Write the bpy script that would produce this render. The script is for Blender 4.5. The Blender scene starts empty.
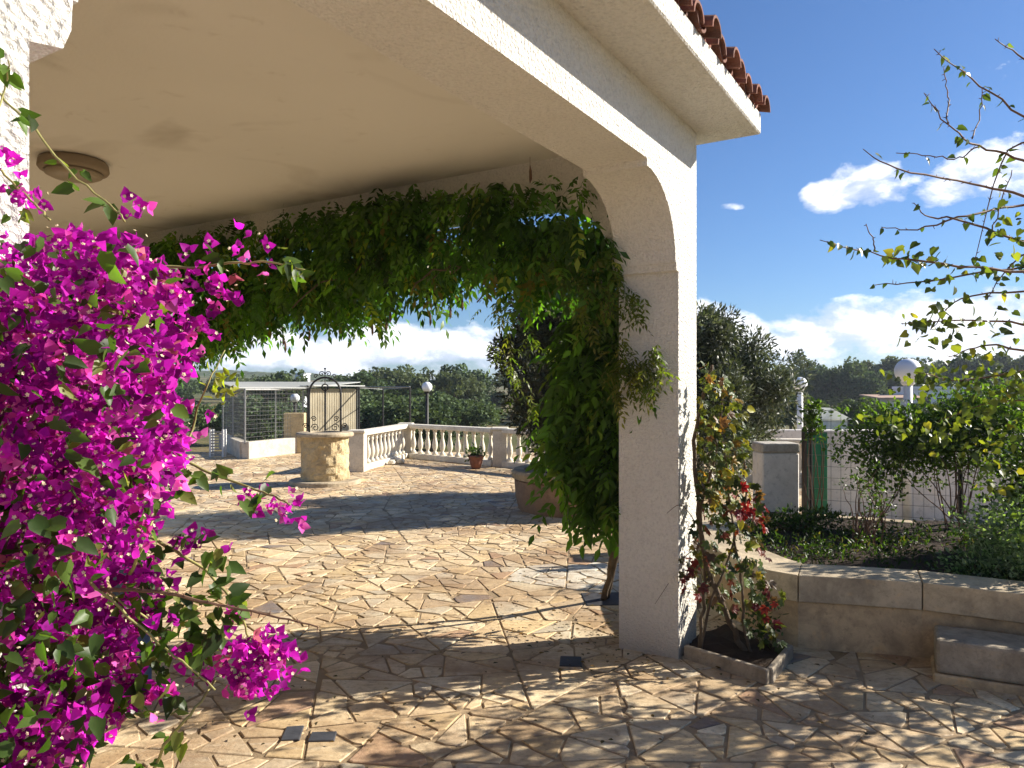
import bpy, math, random
import numpy as np
from mathutils import Vector, Matrix
R = math.radians
random.seed(7); rng = np.random.default_rng(7)
SC = bpy.context.scene
COL = SC.collection

# ------------------------------------------------------------------ camera
FPX = 745.0; HOR = 390.0; EYE = 1.6
cam_d = bpy.data.cameras.new('camera'); cam = bpy.data.objects.new('camera', cam_d); COL.objects.link(cam)
cam.location = (0, 0, EYE); cam.rotation_euler = (R(90), 0, 0)
cam_d.sensor_width = 36; cam_d.lens = FPX / 1024 * 36; cam_d.shift_y = (HOR - 384) / 1024
cam_d.clip_start = 0.05; cam_d.clip_end = 6000
SC.camera = cam

# ------------------------------------------------------------------ light
SUN_EL = R(28.0); SUN_AZ = R(75.1)          # azimuth clockwise from +Y
SKY_STRENGTH = 0.05
HAZE = 0.00045
SC.view_settings.view_transform = 'Standard'; SC.view_settings.look = 'None'
SC.view_settings.gamma = 1; SC.view_settings.exposure = 1.16
sl = bpy.data.lights.new('sun', 'SUN'); sl.energy = 5.0; sl.angle = R(0.5); sl.color = (1.0, 0.93, 0.82)
so = bpy.data.objects.new('sun', sl); COL.objects.link(so)
sdir = Vector((math.sin(SUN_AZ) * math.cos(SUN_EL), math.cos(SUN_AZ) * math.cos(SUN_EL), math.sin(SUN_EL)))
so.rotation_euler = sdir.to_track_quat('Z', 'Y').to_euler(); so.location = (20, 5, 20)

world = bpy.data.worlds.new('World'); SC.world = world; world.use_nodes = True


class NT:
    """tiny helper around a node tree"""
    def __init__(s, tree):
        s.t = tree; s.t.nodes.clear()
    def n(s, kind, **kw):
        nd = s.t.nodes.new(kind)
        ins = kw.pop('ins', {})
        for k, v in kw.items(): setattr(nd, k, v)
        for k, v in ins.items():
            if isinstance(v, bpy.types.NodeSocket): s.t.links.new(v, nd.inputs[k])
            else: nd.inputs[k].default_value = v
        return nd
    def math(s, op, a, b=0.0, c=None, clamp=False):
        nd = s.t.nodes.new('ShaderNodeMath'); nd.operation = op; nd.use_clamp = clamp
        for i, v in enumerate((a, b) if c is None else (a, b, c)):
            if isinstance(v, bpy.types.NodeSocket): s.t.links.new(v, nd.inputs[i])
            else: nd.inputs[i].default_value = v
        return nd.outputs[0]
    def mix(s, f, a, b, blend='MIX'):
        nd = s.t.nodes.new('ShaderNodeMix'); nd.data_type = 'RGBA'; nd.blend_type = blend
        for i, v in ((0, f), (6, a), (7, b)):
            if isinstance(v, bpy.types.NodeSocket): s.t.links.new(v, nd.inputs[i])
            else: nd.inputs[i].default_value = (v if i == 0 or len(v) == 4 else (*v, 1))
        return nd.outputs[2]
    def ramp(s, f, stops):
        nd = s.t.nodes.new('ShaderNodeValToRGB')
        s.t.links.new(f, nd.inputs[0])
        e = nd.color_ramp.elements
        while len(e) > 1: e.remove(e[-1])
        e[0].position = stops[0][0]; c = stops[0][1]; e[0].color = (c, c, c, 1) if not hasattr(c, '__len__') else (*c, 1)
        for p, c in stops[1:]:
            x = e.new(p); x.color = (c, c, c, 1) if not hasattr(c, '__len__') else (*c, 1)
        return nd.outputs[0]


def build_world():
    w = NT(world.node_tree)
    sky = w.n('ShaderNodeTexSky', sky_type='NISHITA', sun_disc=False, sun_elevation=SUN_EL, sun_rotation=SUN_AZ,
              altitude=60, air_density=1.0, dust_density=0.4, ozone_density=2.6)
    tc = w.n('ShaderNodeTexCoord')
    sep = w.n('ShaderNodeSeparateXYZ', ins={0: tc.outputs['Generated']})
    x, y, z = sep.outputs
    az = w.math('ARCTAN2', x, y); el = w.math('ARCSINE', z)
    # cloud field on (azimuth, elevation)
    comb = w.n('ShaderNodeCombineXYZ', ins={0: w.math('MULTIPLY', az, 13.0), 1: w.math('MULTIPLY', el, 22.0), 2: 3.7})
    n1 = w.n('ShaderNodeTexNoise', ins={'Vector': comb.outputs[0], 'Scale': 1.0, 'Detail': 10.0, 'Roughness': 0.6, 'Distortion': 0.15}).outputs[0]
    comb2 = w.n('ShaderNodeCombineXYZ', ins={0: w.math('MULTIPLY', w.math('ADD', az, 0.010), 13.0), 1: w.math('MULTIPLY', w.math('ADD', el, 0.012), 22.0), 2: 3.7})
    n2 = w.n('ShaderNodeTexNoise', ins={'Vector': comb2.outputs[0], 'Scale': 1.0, 'Detail': 5.0, 'Roughness': 0.55, 'Distortion': 0.25}).outputs[0]
    # low bank of cumulus all round the horizon: rises at 1.6 deg, tops about 7 deg
    lo = w.math('SUBTRACT', el, R(3.1)); lo = w.math('DIVIDE', lo, R(2.6)); lo = w.math('MULTIPLY', lo, lo)
    band = w.math('SUBTRACT', 1.0, lo)
    band = w.math('MULTIPLY', w.math('MAXIMUM', band, -1.5), 0.34)
    total = band
    # single clouds (azimuth, elevation, half width, half height, weight) in degrees
    for (a, e, ra, re, k) in ((24.9, 13.8, 2.9, 1.7, 0.8), (22.6, 13.3, 1.8, 1.0, 0.55), (33.2, 13.8, 3.6, 2.5, 0.8), (30.0, 12.6, 1.4, 1.0, .45),
                              (16.6, 13.4, 1.6, .35, 0.50), (31.0, 5.3, 6.0, 2.4, 0.5), (21.5, 3.8, 8.0, 1.7, 0.34), (14, 5.6, 3, 2.2, .4), (-8.0, 3.6, 5.0, 1.4, 0.36), (-17, 3.0, 8.0, 1.2, 0.34),
                              (-60, 15, 9, 4, .4), (75, 22, 9, 4, .4), (130, 17, 12, 4, .4), (-120, 20, 10, 5, .4)):
        dx = w.math('DIVIDE', w.math('SUBTRACT', az, R(a)), R(ra)); dy = w.math('DIVIDE', w.math('SUBTRACT', el, R(e)), R(re))
        r2 = w.math('ADD', w.math('MULTIPLY', dx, dx), w.math('MULTIPLY', dy, dy))
        g = w.math('MULTIPLY', w.math('MAXIMUM', w.math('SUBTRACT', 1.0, w.math('MULTIPLY', r2, 0.5)), 0.0), k)
        total = w.math('ADD', w.math('MAXIMUM', total, -0.35), g)
    dens = w.math('ADD', total, w.math('MULTIPLY', w.math('SUBTRACT', n1, 0.5), 2.3))
    mask = w.ramp(dens, [(0.08, 0.0), (0.24, 0.45), (0.52, 0.97)])
    shade = w.math('ADD', w.math('MULTIPLY', w.math('SUBTRACT', n1, n2), 4.0), w.math('MULTIPLY', dens, 0.9), clamp=True)
    S = 1.0 / SKY_STRENGTH
    cc = w.mix(shade, (0.36 * S, 0.40 * S, 0.50 * S), (0.74 * S, 0.74 * S, 0.75 * S))
    skyc = w.mix(1.0, sky.outputs[0], (0.62, 0.87, 1.20), 'MULTIPLY')
    col = w.mix(w.math('MULTIPLY', mask, 0.95), skyc, cc)
    bg = w.n('ShaderNodeBackground', ins={0: col, 1: SKY_STRENGTH})
    out = w.n('ShaderNodeOutputWorld', ins={0: bg.outputs[0]})


build_world()

# ------------------------------------------------------------------ coordinates
CA, SA = 0.524, 0.852      # direction of the arcade: u = (CA, SA); n = (-SA, CA) points into the porch


def W(u, n, z=0.0):
    return Vector((CA * u - SA * n, SA * u + CA * n, z))


def P(px, py, Y):          # survey: what stands at that bearing, Y metres ahead
    return Vector(((px - 512) / FPX * Y, Y, EYE - (py - HOR) / FPX * Y))


def G(px, py, z=0.0):
    Y = (EYE - z) * FPX / (py - HOR)
    return Vector(((px - 512) / FPX * Y, Y, z))


# ------------------------------------------------------------------ objects
def tag(o, label, cat, group=None, kind=None):
    if label: o['label'] = label
    if cat: o['category'] = cat
    if group: o['group'] = group
    if kind: o['kind'] = kind
    return o


def thing(name, loc=(0, 0, 0), label=None, cat=None, group=None):
    o = bpy.data.objects.new(name, None); COL.objects.link(o); o.location = loc; o.empty_display_size = 0.1
    return tag(o, label, cat, group)


def link(name, me, mats=(), parent=None, smooth=False):
    o = bpy.data.objects.new(name, me); COL.objects.link(o)
    for m in (mats if isinstance(mats, (list, tuple)) else [mats]): me.materials.append(m)
    if smooth: me.polygons.foreach_set('use_smooth', [True] * len(me.polygons))
    if parent is not None:
        o.parent = parent
        # geometry is written in world space, bring it to the parent's frame
        me.transform(Matrix.Translation(-Vector(world_loc(parent))))
    return o


def world_loc(o):
    l = Vector(o.location)
    while o.parent: o = o.parent; l = l + Vector(o.location)
    return l


def mesh_np(name, V, F, mats, parent=None, cols=None, smooth=False, mi=None):
    """V (n,3), F (m,k) uniform faces"""
    V = np.asarray(V, dtype=np.float32); F = np.asarray(F, dtype=np.int32); k = F.shape[1]
    me = bpy.data.meshes.new(name)
    me.vertices.add(len(V)); me.vertices.foreach_set('co', V.ravel())
    me.loops.add(F.size); me.loops.foreach_set('vertex_index', F.ravel())
    me.polygons.add(len(F)); me.polygons.foreach_set('loop_start', np.arange(0, F.size, k, dtype=np.int32))
    if mi is not None: me.polygons.foreach_set('material_index', np.asarray(mi, dtype=np.int32))
    me.update(calc_edges=True)
    if cols is not None:
        a = me.color_attributes.new('Col', 'FLOAT_COLOR', 'POINT')
        c = np.ones((len(V), 4), dtype=np.float32); c[:, :3] = cols
        a.data.foreach_set('color', c.ravel())
    return link(name, me, mats, parent, smooth)


class MB:
    """collects polygons for one mesh"""
    def __init__(s): s.v = []; s.f = []
    def add(s, vs, fs):
        b = len(s.v); s.v += [tuple(v) for v in vs]; s.f += [tuple(i + b for i in f) for f in fs]; return s
    def hexa(s, p):        # 8 points: bottom loop, top loop
        return s.add(p, [(3, 2, 1, 0), (4, 5, 6, 7), (0, 1, 5, 4), (1, 2, 6, 5), (2, 3, 7, 6), (3, 0, 4, 7)])
    def boxw(s, u0, u1, n0, n1, z0, z1):
        return s.hexa([W(u0, n1, z0), W(u0, n0, z0), W(u1, n0, z0), W(u1, n1, z0), W(u0, n1, z1), W(u0, n0, z1), W(u1, n0, z1), W(u1, n1, z1)])
    def box(s, x0, x1, y0, y1, z0, z1):
        return s.hexa([(x0, y0, z0), (x1, y0, z0), (x1, y1, z0), (x0, y1, z0), (x0, y0, z1), (x1, y0, z1), (x1, y1, z1), (x0, y1, z1)])
    def boxd(s, a, b, w, z0, z1, ext=0.0):   # box along a->b, width w, centred
        a = Vector(a[:2]); b = Vector(b[:2]); d = (b - a).normalized(); a = a - d * ext; b = b + d * ext; q = Vector((-d.y, d.x)) * w / 2
        c = [a - q, b - q, b + q, a + q]
        return s.hexa([(*p, z0) for p in c] + [(*p, z1) for p in c])
    def prism(s, poly, z0, z1):
        k = len(poly)
        return s.add([(*p[:2], z0) for p in poly] + [(*p[:2], z1) for p in poly],
                     [tuple(range(k - 1, -1, -1)), tuple(range(k, 2 * k))] + [(i, (i + 1) % k, k + (i + 1) % k, k + i) for i in range(k)])
    def tube(s, pts, rad, seg=6, cap=True):
        pts = [Vector(p) for p in pts]; k = len(pts)
        rad = rad if hasattr(rad, '__len__') else [rad] * k
        ref = Vector((0, 0, 1)); vs = []
        prev = None
        for i in range(k):
            t = (pts[min(i + 1, k - 1)] - pts[max(i - 1, 0)])
            t = t.normalized() if t.length > 1e-9 else Vector((0, 0, 1))
            if prev is None:
                r_ = ref if abs(t.z) < .9 else Vector((1, 0, 0)); a = t.cross(r_).normalized()
            else:
                a = (prev - t * prev.dot(t)); a = a.normalized() if a.length > 1e-6 else t.cross(ref).normalized()
            prev = a; b = t.cross(a)
            for j in range(seg):
                an = 2 * math.pi * j / seg
                vs.append(pts[i] + (a * math.cos(an) + b * math.sin(an)) * rad[i])
        fs = []
        for i in range(k - 1):
            for j in range(seg):
                fs.append((i * seg + j, i * seg + (j + 1) % seg, (i + 1) * seg + (j + 1) % seg, (i + 1) * seg + j))
        if cap: fs += [tuple(range(seg - 1, -1, -1)), tuple(range((k - 1) * seg, k * seg))]
        return s.add(vs, fs)
    def lathe(s, c, prof, seg=16, wob=0.0):
        vs = []; k = len(prof)
        for (r, z) in prof:
            for j in range(seg):
                a = 2 * math.pi * j / seg; rr = r * (1 + random.uniform(-wob, wob))
                vs.append((c[0] + rr * math.cos(a), c[1] + rr * math.sin(a), c[2] + z))
        fs = [(i * seg + j, i * seg + (j + 1) % seg, (i + 1) * seg + (j + 1) % seg, (i + 1) * seg + j) for i in range(k - 1) for j in range(seg)]
        fs += [tuple(range(seg - 1, -1, -1)), tuple(range((k - 1) * seg, k * seg))]
        return s.add(vs, fs)
    def build(s, name, mats, parent=None, smooth=False, bevel=0.0, bseg=1):
        me = bpy.data.meshes.new(name); me.from_pydata(s.v, [], s.f); me.update()
        o = link(name, me, mats, parent, smooth)
        if bevel:
            b = o.modifiers.new('bevel', 'BEVEL'); b.width = bevel; b.segments = bseg; b.limit_method = 'ANGLE'; b.angle_limit = R(35)
        return o


# ------------------------------------------------------------------ materials
def new_mat(name):
    m = bpy.data.materials.new(name); m.use_nodes = True
    return m, NT(m.node_tree)


def finish(t, base, rough=0.8, bump=None, bstr=0.5, bdist=0.01, spec=0.3, metallic=0.0, **kw):
    b = t.n('ShaderNodeBsdfPrincipled')
    for k, v in (('Base Color', base), ('Roughness', rough), ('Specular IOR Level', spec), ('Metallic', metallic)):
        if isinstance(v, bpy.types.NodeSocket): t.t.links.new(v, b.inputs[k])
        else: b.inputs[k].default_value = (*v, 1) if k == 'Base Color' else v
    if bump is not None:
        bn = t.n('ShaderNodeBump', ins={'Strength': bstr, 'Distance': bdist, 'Height': bump})
        t.t.links.new(bn.outputs[0], b.inputs['Normal'])
    t.n('ShaderNodeOutputMaterial', ins={0: b.outputs[0]})
    return b


def noise(t, scale, detail=4, rough=.55, dist=0.0, vec=None, kind='Object'):
    tc = t.n('ShaderNodeTexCoord').outputs[kind] if vec is None else vec
    return t.n('ShaderNodeTexNoise', ins={'Vector': tc, 'Scale': scale, 'Detail': detail, 'Roughness': rough, 'Distortion': dist}).outputs[0]


def mat_plain(name, col, rough=.7, var=.15, scale=8, bstr=.2, bdist=.004, bscale=60, spec=.3, metallic=0):
    m, t = new_mat(name)
    n = noise(t, scale, 5); c = t.mix(t.ramp(n, [(.3, 0.0), (.7, 1.0)]), tuple(x * (1 - var) for x in col), tuple(min(1, x * (1 + var)) for x in col))
    finish(t, c, rough, noise(t, bscale, 3), bstr, bdist, spec, metallic)
    return m


def mat_stucco(name, col, coarse=70, bstr=.9, bdist=.012, dirt=(.42, .36, .27), dirt_amt=.35):
    m, t = new_mat(name)
    tc = t.n('ShaderNodeTexCoord').outputs['Object']
    v = t.n('ShaderNodeTexVoronoi', feature='SMOOTH_F1', ins={'Vector': tc, 'Scale': coarse, 'Smoothness': .6}).outputs['Distance']
    n = noise(t, coarse * 1.1, 5, .7); h = t.math('ADD', t.math('MULTIPLY', v, .9), n)
    big = noise(t, 1.6, 6, .65)
    sp = t.n('ShaderNodeSeparateXYZ', ins={0: t.n('ShaderNodeNewGeometry').outputs['Position']}).outputs[2]
    low = t.math('MULTIPLY', t.ramp(t.math('ADD', sp, t.math('MULTIPLY', big, .22)), [(.10, 1.0), (.30, .45), (.62, 0.0)]), .9)
    dm = t.math('MAXIMUM', t.math('MULTIPLY', t.ramp(big, [(.48, 0.0), (.75, 1.0)]), dirt_amt), low)
    c = t.mix(dm, col, dirt)
    c = t.mix(t.ramp(noise(t, coarse * .7, 4, .7), [(.36, .32), (.52, 0.0)]), c, tuple(x * .55 for x in col))
    finish(t, c, .9, h, bstr, bdist, .15)
    return m


def mat_leaf(name, trans=.45, rough=.42, tint=(1.5, 1.35, .5), spec=.35, alpha_noise=False):
    m, t = new_mat(name)
    a = t.n('ShaderNodeAttribute', attribute_name='Col').outputs['Color']
    b = t.n('ShaderNodeBsdfPrincipled', ins={'Base Color': a, 'Roughness': rough, 'Specular IOR Level': spec})
    tr = t.n('ShaderNodeBsdfTranslucent', ins={0: t.mix(1.0, a, tint, 'MULTIPLY')})
    mx = t.n('ShaderNodeMixShader', ins={0: trans, 1: b.outputs[0], 2: tr.outputs[0]})
    t.n('ShaderNodeOutputMaterial', ins={0: mx.outputs[0]})
    return m


def mat_stone_col(name, spec=.25):
    """paving: per stone colour from attribute + stains"""
    m, t = new_mat(name)
    a = t.n('ShaderNodeAttribute', attribute_name='Col').outputs['Color']
    n1 = noise(t, 5.0, 8, .65, .4); n2 = noise(t, 1.1, 5, .6); n3 = noise(t, 38, 6, .7); n4 = noise(t, 14, 7, .7, .8)
    c = t.mix(t.ramp(n1, [(.38, 0.0), (.66, .5)]), a, (.40, .27, .14))
    c = t.mix(t.ramp(n2, [(.45, 0.0), (.62, .68)]), c, (.27, .16, .085))
    mp = t.n('ShaderNodeMapping', ins={0: t.n('ShaderNodeTexCoord').outputs['Object'], 'Rotation': (0, 0, .5), 'Scale': (3, 16, 3)}).outputs[0]; n5 = noise(t, 1.6, 7, .7, .8, vec=mp)
    c = t.mix(t.ramp(n5, [(.50, 0.0), (.66, .45)]), c, (.36, .24, .13)); c = t.mix(t.ramp(n5, [(.30, .4), (.42, 0.0)]), c, (.70, .62, .48))
    c = t.mix(t.ramp(n4, [(.54, 0.0), (.70, .5)]), c, (.15, .10, .06))
    c = t.mix(t.ramp(n3, [(.30, .5), (.46, 0.0)]), c, (.16, .12, .08))
    c = t.mix(t.ramp(n3, [(.56, 0.0), (.75, .35)]), c, (.68, .58, .42))
    hv = t.math('ADD', t.math('ADD', t.math('MULTIPLY', n1, 1.3), t.math('MULTIPLY', n3, .5)), t.math('MULTIPLY', n5, .9))
    rg = t.ramp(n1, [(.3, .5), (.7, .8)])
    finish(t, c, rg, hv, .6, .012, spec)
    return m


def mat_weathered(name, col, dark=(.10, .085, .06), amt=.6, scale=3.0, bstr=.6, bdist=.012):
    m, t = new_mat(name)
    n1 = noise(t, scale, 8, .7, .3); n2 = noise(t, scale * 3.1, 7, .7, .6); n3 = noise(t, scale * 12, 6, .7)
    c = t.mix(t.ramp(n1, [(.42, 0.0), (.68, amt)]), col, dark)
    c = t.mix(t.ramp(n2, [(.5, 0.0), (.72, amt * .8)]), c, tuple(x * .45 for x in col))
    c = t.mix(t.ramp(n3, [(.33, .45), (.46, 0.0)]), c, tuple(x * .4 for x in col))
    c = t.mix(t.ramp(n2, [(.26, .5), (.42, 0.0)]), c, (min(1, col[0] * 1.35), col[1] * 1.12, col[2] * .8))
    h = t.math('ADD', n2, t.math('MULTIPLY', n3, .6))
    finish(t, c, .85, h, bstr, bdist, .2)
    return m


M_FACADE = mat_stucco('white_stucco', (.80, .77, .70), 62, 1.0, .016, dirt_amt=.18)
M_JAMB = mat_stucco('smoother_stucco', (.84, .82, .77), 85, .9, .012, dirt=(.50, .43, .33), dirt_amt=.18)
m, t = new_mat('ceiling_paint')
n_ = noise(t, .55, 6, .55, .3); n2_ = noise(t, 6.0, 7, .7, .5); n3_ = noise(t, .9, 3, .5, 1.2)
c_ = t.mix(t.ramp(n_, [(.35, 0.0), (.7, 1.0)]), (.80, .78, .72), (.74, .72, .66)); c_ = t.mix(t.ramp(n3_, [(.56, 0.0), (.70, .5)]), c_, (.40, .36, .29)); c_ = t.mix(t.ramp(n2_, [(.60, 0.0), (.75, .35)]), c_, (.45, .40, .32))
finish(t, c_, .85, t.math('ADD', n2_, noise(t, 60, 3)), .25, .006, .15); M_CEIL = m
M_STONE = mat_stone_col('crazy_paving_stone')
M_MORTAR = mat_plain('mortar', (.30, .22, .135), .95, .35, 2.5, .5, .01, 50, .1)
M_TILE = mat_weathered('terracotta_tile', (.25, .10, .065), (.06, .042, .034), .95, 5)
M_LIME = mat_weathered('limestone_wall', (.58, .42, .24), (.15, .11, .075), .8, 2.6)
M_CAP = mat_weathered('limestone_cap', (.54, .44, .30), (.14, .115, .085), .75, 3.2)
M_CAPW = mat_weathered('grey_render', (.56, .52, .45), (.20, .18, .15), .8, 5)
M_BASEW = mat_weathered('dirty_white_wall', (.62, .56, .46), (.28, .23, .17), .7, 2.5)
M_CURB = mat_weathered('concrete_curb', (.38, .32, .24), (.10, .085, .065), .7, 5)
M_BALU = mat_weathered('balustrade_stone', (.74, .68, .56), (.25, .20, .14), .4, 3)
M_WELL = mat_weathered('yellow_tuff', (.66, .52, .30), (.26, .18, .10), .5, 4, .9, .03)
M_WALLW = mat_weathered('old_white_plaster', (.78, .74, .68), (.30, .27, .22), .35, 1.4, .4)
M_IRON = mat_plain('black_iron', (.025, .022, .02), .55, .2, 20, .2, .002, 90, .4)
M_GALV = mat_plain('galvanised_wire', (.28, .28, .27), .5, .2, 20, .1, .001, 90, .5, .5)
M_POLEW = mat_plain('white_painted_pole', (.72, .72, .70), .5, .1, 10)
M_SOIL = mat_weathered('dark_soil', (.065, .042, .027), (.03, .022, .015), .7, 9, 1.0, .04)
M_BARK = mat_weathered('bark', (.20, .15, .10), (.07, .05, .035), .7, 14, 1.0, .02)
M_BARKG = mat_weathered('grey_bark', (.26, .23, .19), (.09, .08, .06), .7, 14, 1.0, .02)
M_STEM = mat_plain('green_stem', (.28, .26, .09), .6, .3, 15)
M_TWIG = mat_plain('red_brown_twig', (.16, .09, .055), .7, .3, 15)
M_SLATE_SHADE = mat_plain('dark_slate_shade', (.055, .055, .06), .5, .3, 12, .3)
M_GREEND = mat_plain('green_painted_metal', (.01, .12, .06), .45, .2, 6)
M_HOUSE = mat_plain('white_house_paint', (.74, .76, .80), .8, .06, .3)
M_RED = mat_plain('terracotta_pot', (.24, .10, .065), .8, .3, 9)
M_ORROOF = mat_plain('orange_roof', (.42, .28, .20), .8, .2, 2)
M_WIN = mat_plain('window_dark', (.03, .035, .045), .15, .1, 2, 0, 0, 10, .5)
m, t = new_mat('pale_roof_sheet')
M_SHEET = m; b_ = t.n('ShaderNodeBsdfPrincipled', ins={'Base Color': (.7, .71, .68, 1), 'Roughness': .5}); t_b = t.n('ShaderNodeBsdfTranslucent', ins={0: (.8, .8, .76, 1)})
t.n('ShaderNodeOutputMaterial', ins={0: t.n('ShaderNodeMixShader', ins={0: .6, 1: b_.outputs[0], 2: t_b.outputs[0]}).outputs[0]})
m, t = new_mat('cane_screen')
M_SCREEN = m; c_ = t.mix(t.ramp(noise(t, 2.5, 6, .6), [(.4, 0.0), (.7, .6)]), (.66, .60, .46), (.42, .36, .25)); b_ = t.n('ShaderNodeBsdfDiffuse', ins={0: c_}); t_b = t.n('ShaderNodeBsdfTranslucent', ins={0: c_})
t.n('ShaderNodeOutputMaterial', ins={0: t.n('ShaderNodeMixShader', ins={0: .5, 1: b_.outputs[0], 2: t_b.outputs[0]}).outputs[0]})
M_VLEAF = mat_leaf('vine_leaf', .50, .42, (1.35, 1.7, .35))
M_OLEAF = mat_leaf('olive_leaf', .22, .5, (1.2, 1.2, .6))
M_TLEAF = mat_leaf('tree_leaf', .42, .4, (1.6, 1.55, .35))
M_PINE = mat_leaf('pine_foliage', .25, .7, (1.3, 1.3, .6), .1)
M_BRACT = mat_leaf('bougainvillea_bract', .45, .6, (1.35, 1.3, 1.3), .15)
M_CREEP = mat_leaf('creeper_leaf', .42, .45, (1.7, 1.3, .5))
M_FLOWERC = mat_plain('cream_floret', (.78, .74, .50), .6, .05)

m, t = new_mat('lamp_globe')       # milky plastic, unlit by day
g1 = finish(t, (.82, .84, .86), .42, None, spec=.35)
M_GLOBE = m


# ------------------------------------------------------------------ foliage toolkit
def unit(a):
    return a / np.maximum(np.linalg.norm(a, axis=-1, keepdims=True), 1e-9)


T_LEAF = (np.array([[0, 0, 0], [-.5, .38, .10], [0, .45, 0], [.5, .38, .10], [-.30, .75, .06], [.30, .75, .06], [0, 1, -.05]], float),
          np.array([[0, 2, 1], [0, 3, 2], [1, 2, 4], [2, 3, 5], [4, 2, 6], [2, 5, 6]]))
T_SLIM = (np.array([[0, 0, 0], [-.5, .45, .06], [.5, .45, .06], [0, 1, -.05]], float), np.array([[0, 2, 1], [1, 2, 3]]))
T_HEART = (np.array([[0, .06, 0], [-.32, -.02, .05], [-.56, .28, .10], [-.34, .66, .06], [0, 1, -.08], [.34, .66, .06], [.56, .28, .10], [.32, -.02, .05], [0, .5, 0]], float),
           np.array([[8, 0, 1], [8, 1, 2], [8, 2, 3], [8, 3, 4], [8, 4, 5], [8, 5, 6], [8, 6, 7], [8, 7, 0]]))
T_CARD = (np.array([[-.5, 0, 0], [.1, -.45, .1], [.5, .1, 0], [-.1, .5, -.1]], float), np.array([[0, 1, 2], [0, 2, 3]]))


def leaves(name, O, D, N, L, Wd, C, mat, parent=None, tmpl=T_LEAF):
    """O origin, D growth direction, N face normal hint, L length, Wd width/length, C colour"""
    O = np.asarray(O, float); D = unit(np.asarray(D, float)); N = np.asarray(N, float)
    S = unit(np.cross(D, N)); N = np.cross(S, D)
    tv, tf = tmpl; n = len(O); k = len(tv)
    L = np.broadcast_to(np.asarray(L, float), (n,)); Wd = np.broadcast_to(np.asarray(Wd, float), (n,))
    V = (O[:, None] + S[:, None] * (tv[None, :, 0, None] * (L * Wd)[:, None, None]) + D[:, None] * (tv[None, :, 1, None] * L[:, None, None])
         + N[:, None] * (tv[None, :, 2, None] * L[:, None, None]))
    F = (tf[None] + (np.arange(n) * k)[:, None, None]).reshape(-1, 3)
    CC = np.repeat(np.asarray(C, float), k, axis=0)
    return mesh_np(name, V.reshape(-1, 3), F, mat, parent, CC)


def rdir(n, bias=(0, 0, 0)):
    return unit(unit(rng.normal(size=(n, 3))) + np.array(bias))


def pal(n, cols, wts, var=.25):
    cols = np.array(cols, float); i = rng.choice(len(cols), n, p=np.array(wts) / np.sum(wts))
    return cols[i] * np.exp(rng.normal(0, var, (n, 1)))


def inpoly(pts, poly):
    x, y = pts[:, 0], pts[:, 1]; ins = np.zeros(len(pts), bool); k = len(poly)
    for i in range(k):
        x0, y0 = poly[i]; x1, y1 = poly[(i + 1) % k]
        c = ((y0 > y) != (y1 > y)) & (x < (x1 - x0) * (y - y0) / (y1 - y0 + 1e-12) + x0); ins ^= c
    return ins


def sample_poly(poly, n):
    poly = np.array(poly, float); lo = poly.min(0); hi = poly.max(0); out = []
    tot = 0
    while tot < n:
        p = rng.uniform(lo, hi, (n * 2, 2)); p = p[inpoly(p, poly)]; out.append(p); tot += len(p)
    return np.concatenate(out)[:n]


def clumpy(poly, n, nc, sig):
    """samples gathered in clumps so that gaps stay open"""
    c = sample_poly(poly, nc); w = rng.uniform(.3, 1, nc); i = rng.choice(nc, n, p=w / w.sum())
    return c[i] + rng.normal(0, 1, (n, 2)) * np.array(sig), i


# ------------------------------------------------------------------ ground
TX0, TX1, TY0, TY1 = -13.0, 11.0, -6.0, 19.2


def hgt(x, y):
    dx = max(TX0 - x, 0, x - TX1); dy = max(TY0 - y, 0, y - TY1); d = math.hypot(dx, dy)
    s = min(1, d / 14); s = s * s * (3 - 2 * s)
    r = math.hypot(x, y)
    h = -0.10 - 1.5 * s
    k = min(1, max(0, (r - 90) / 320)); h += 9.0 * k * k * (3 - 2 * k) * (1 + .35 * math.sin(x * .011 + 1.3) * math.cos(y * .009))
    h += .35 * s * math.sin(x * .13) * math.cos(y * .11 + 1)
    return h


def make_ground():
    rs = [0, 3, 6, 9, 12, 15, 18, 21, 24, 28, 33, 40, 50, 62, 78, 96, 120, 150, 190, 240, 300, 380, 480, 600, 800, 1200, 2000, 3500]
    seg = 96; V = [(0, 0, -.1)]; F = []
    for r in rs[1:]:
        for j in range(seg):
            a = 2 * math.pi * j / seg; x, y = r * math.cos(a), r * math.sin(a); V.append((x, y, hgt(x, y)))
    for j in range(seg): F.append((0, 1 + j, 1 + (j + 1) % seg))
    for i in range(len(rs) - 2):
        for j in range(seg):
            a = 1 + i * seg + j; b = 1 + i * seg + (j + 1) % seg; F.append((a, a + seg, b + seg, b))
    me = bpy.data.meshes.new('ground'); me.from_pydata(V, [], F); me.update()
    m, t = new_mat('dry_grassland')
    n1 = noise(t, .06, 8, .6); n2 = noise(t, 1.5, 6, .6)
    c = t.mix(t.ramp(n1, [(.4, 0.0), (.6, 1.0)]), (.09, .10, .035), (.20, .15, .08))
    c = t.mix(t.ramp(n2, [(.4, 0.0), (.7, .6)]), c, (.05, .07, .022))
    finish(t, c, .95, n2, .6, .2, .1)
    o = link('ground', me, m, None, True); tag(o, 'dry green and brown land sloping away beyond the terrace', None, kind='structure')


make_ground()

slab = MB().box(TX0, TX1, TY0, TY1, -.9, 0.0).build('terrace', M_MORTAR)
tag(slab, 'brown mortar bed of the paved terrace', None, kind='structure')


def poly_area(p):
    return .5 * abs(sum(p[i][0] * p[(i + 1) % len(p)][1] - p[(i + 1) % len(p)][0] * p[i][1] for i in range(len(p))))


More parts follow.
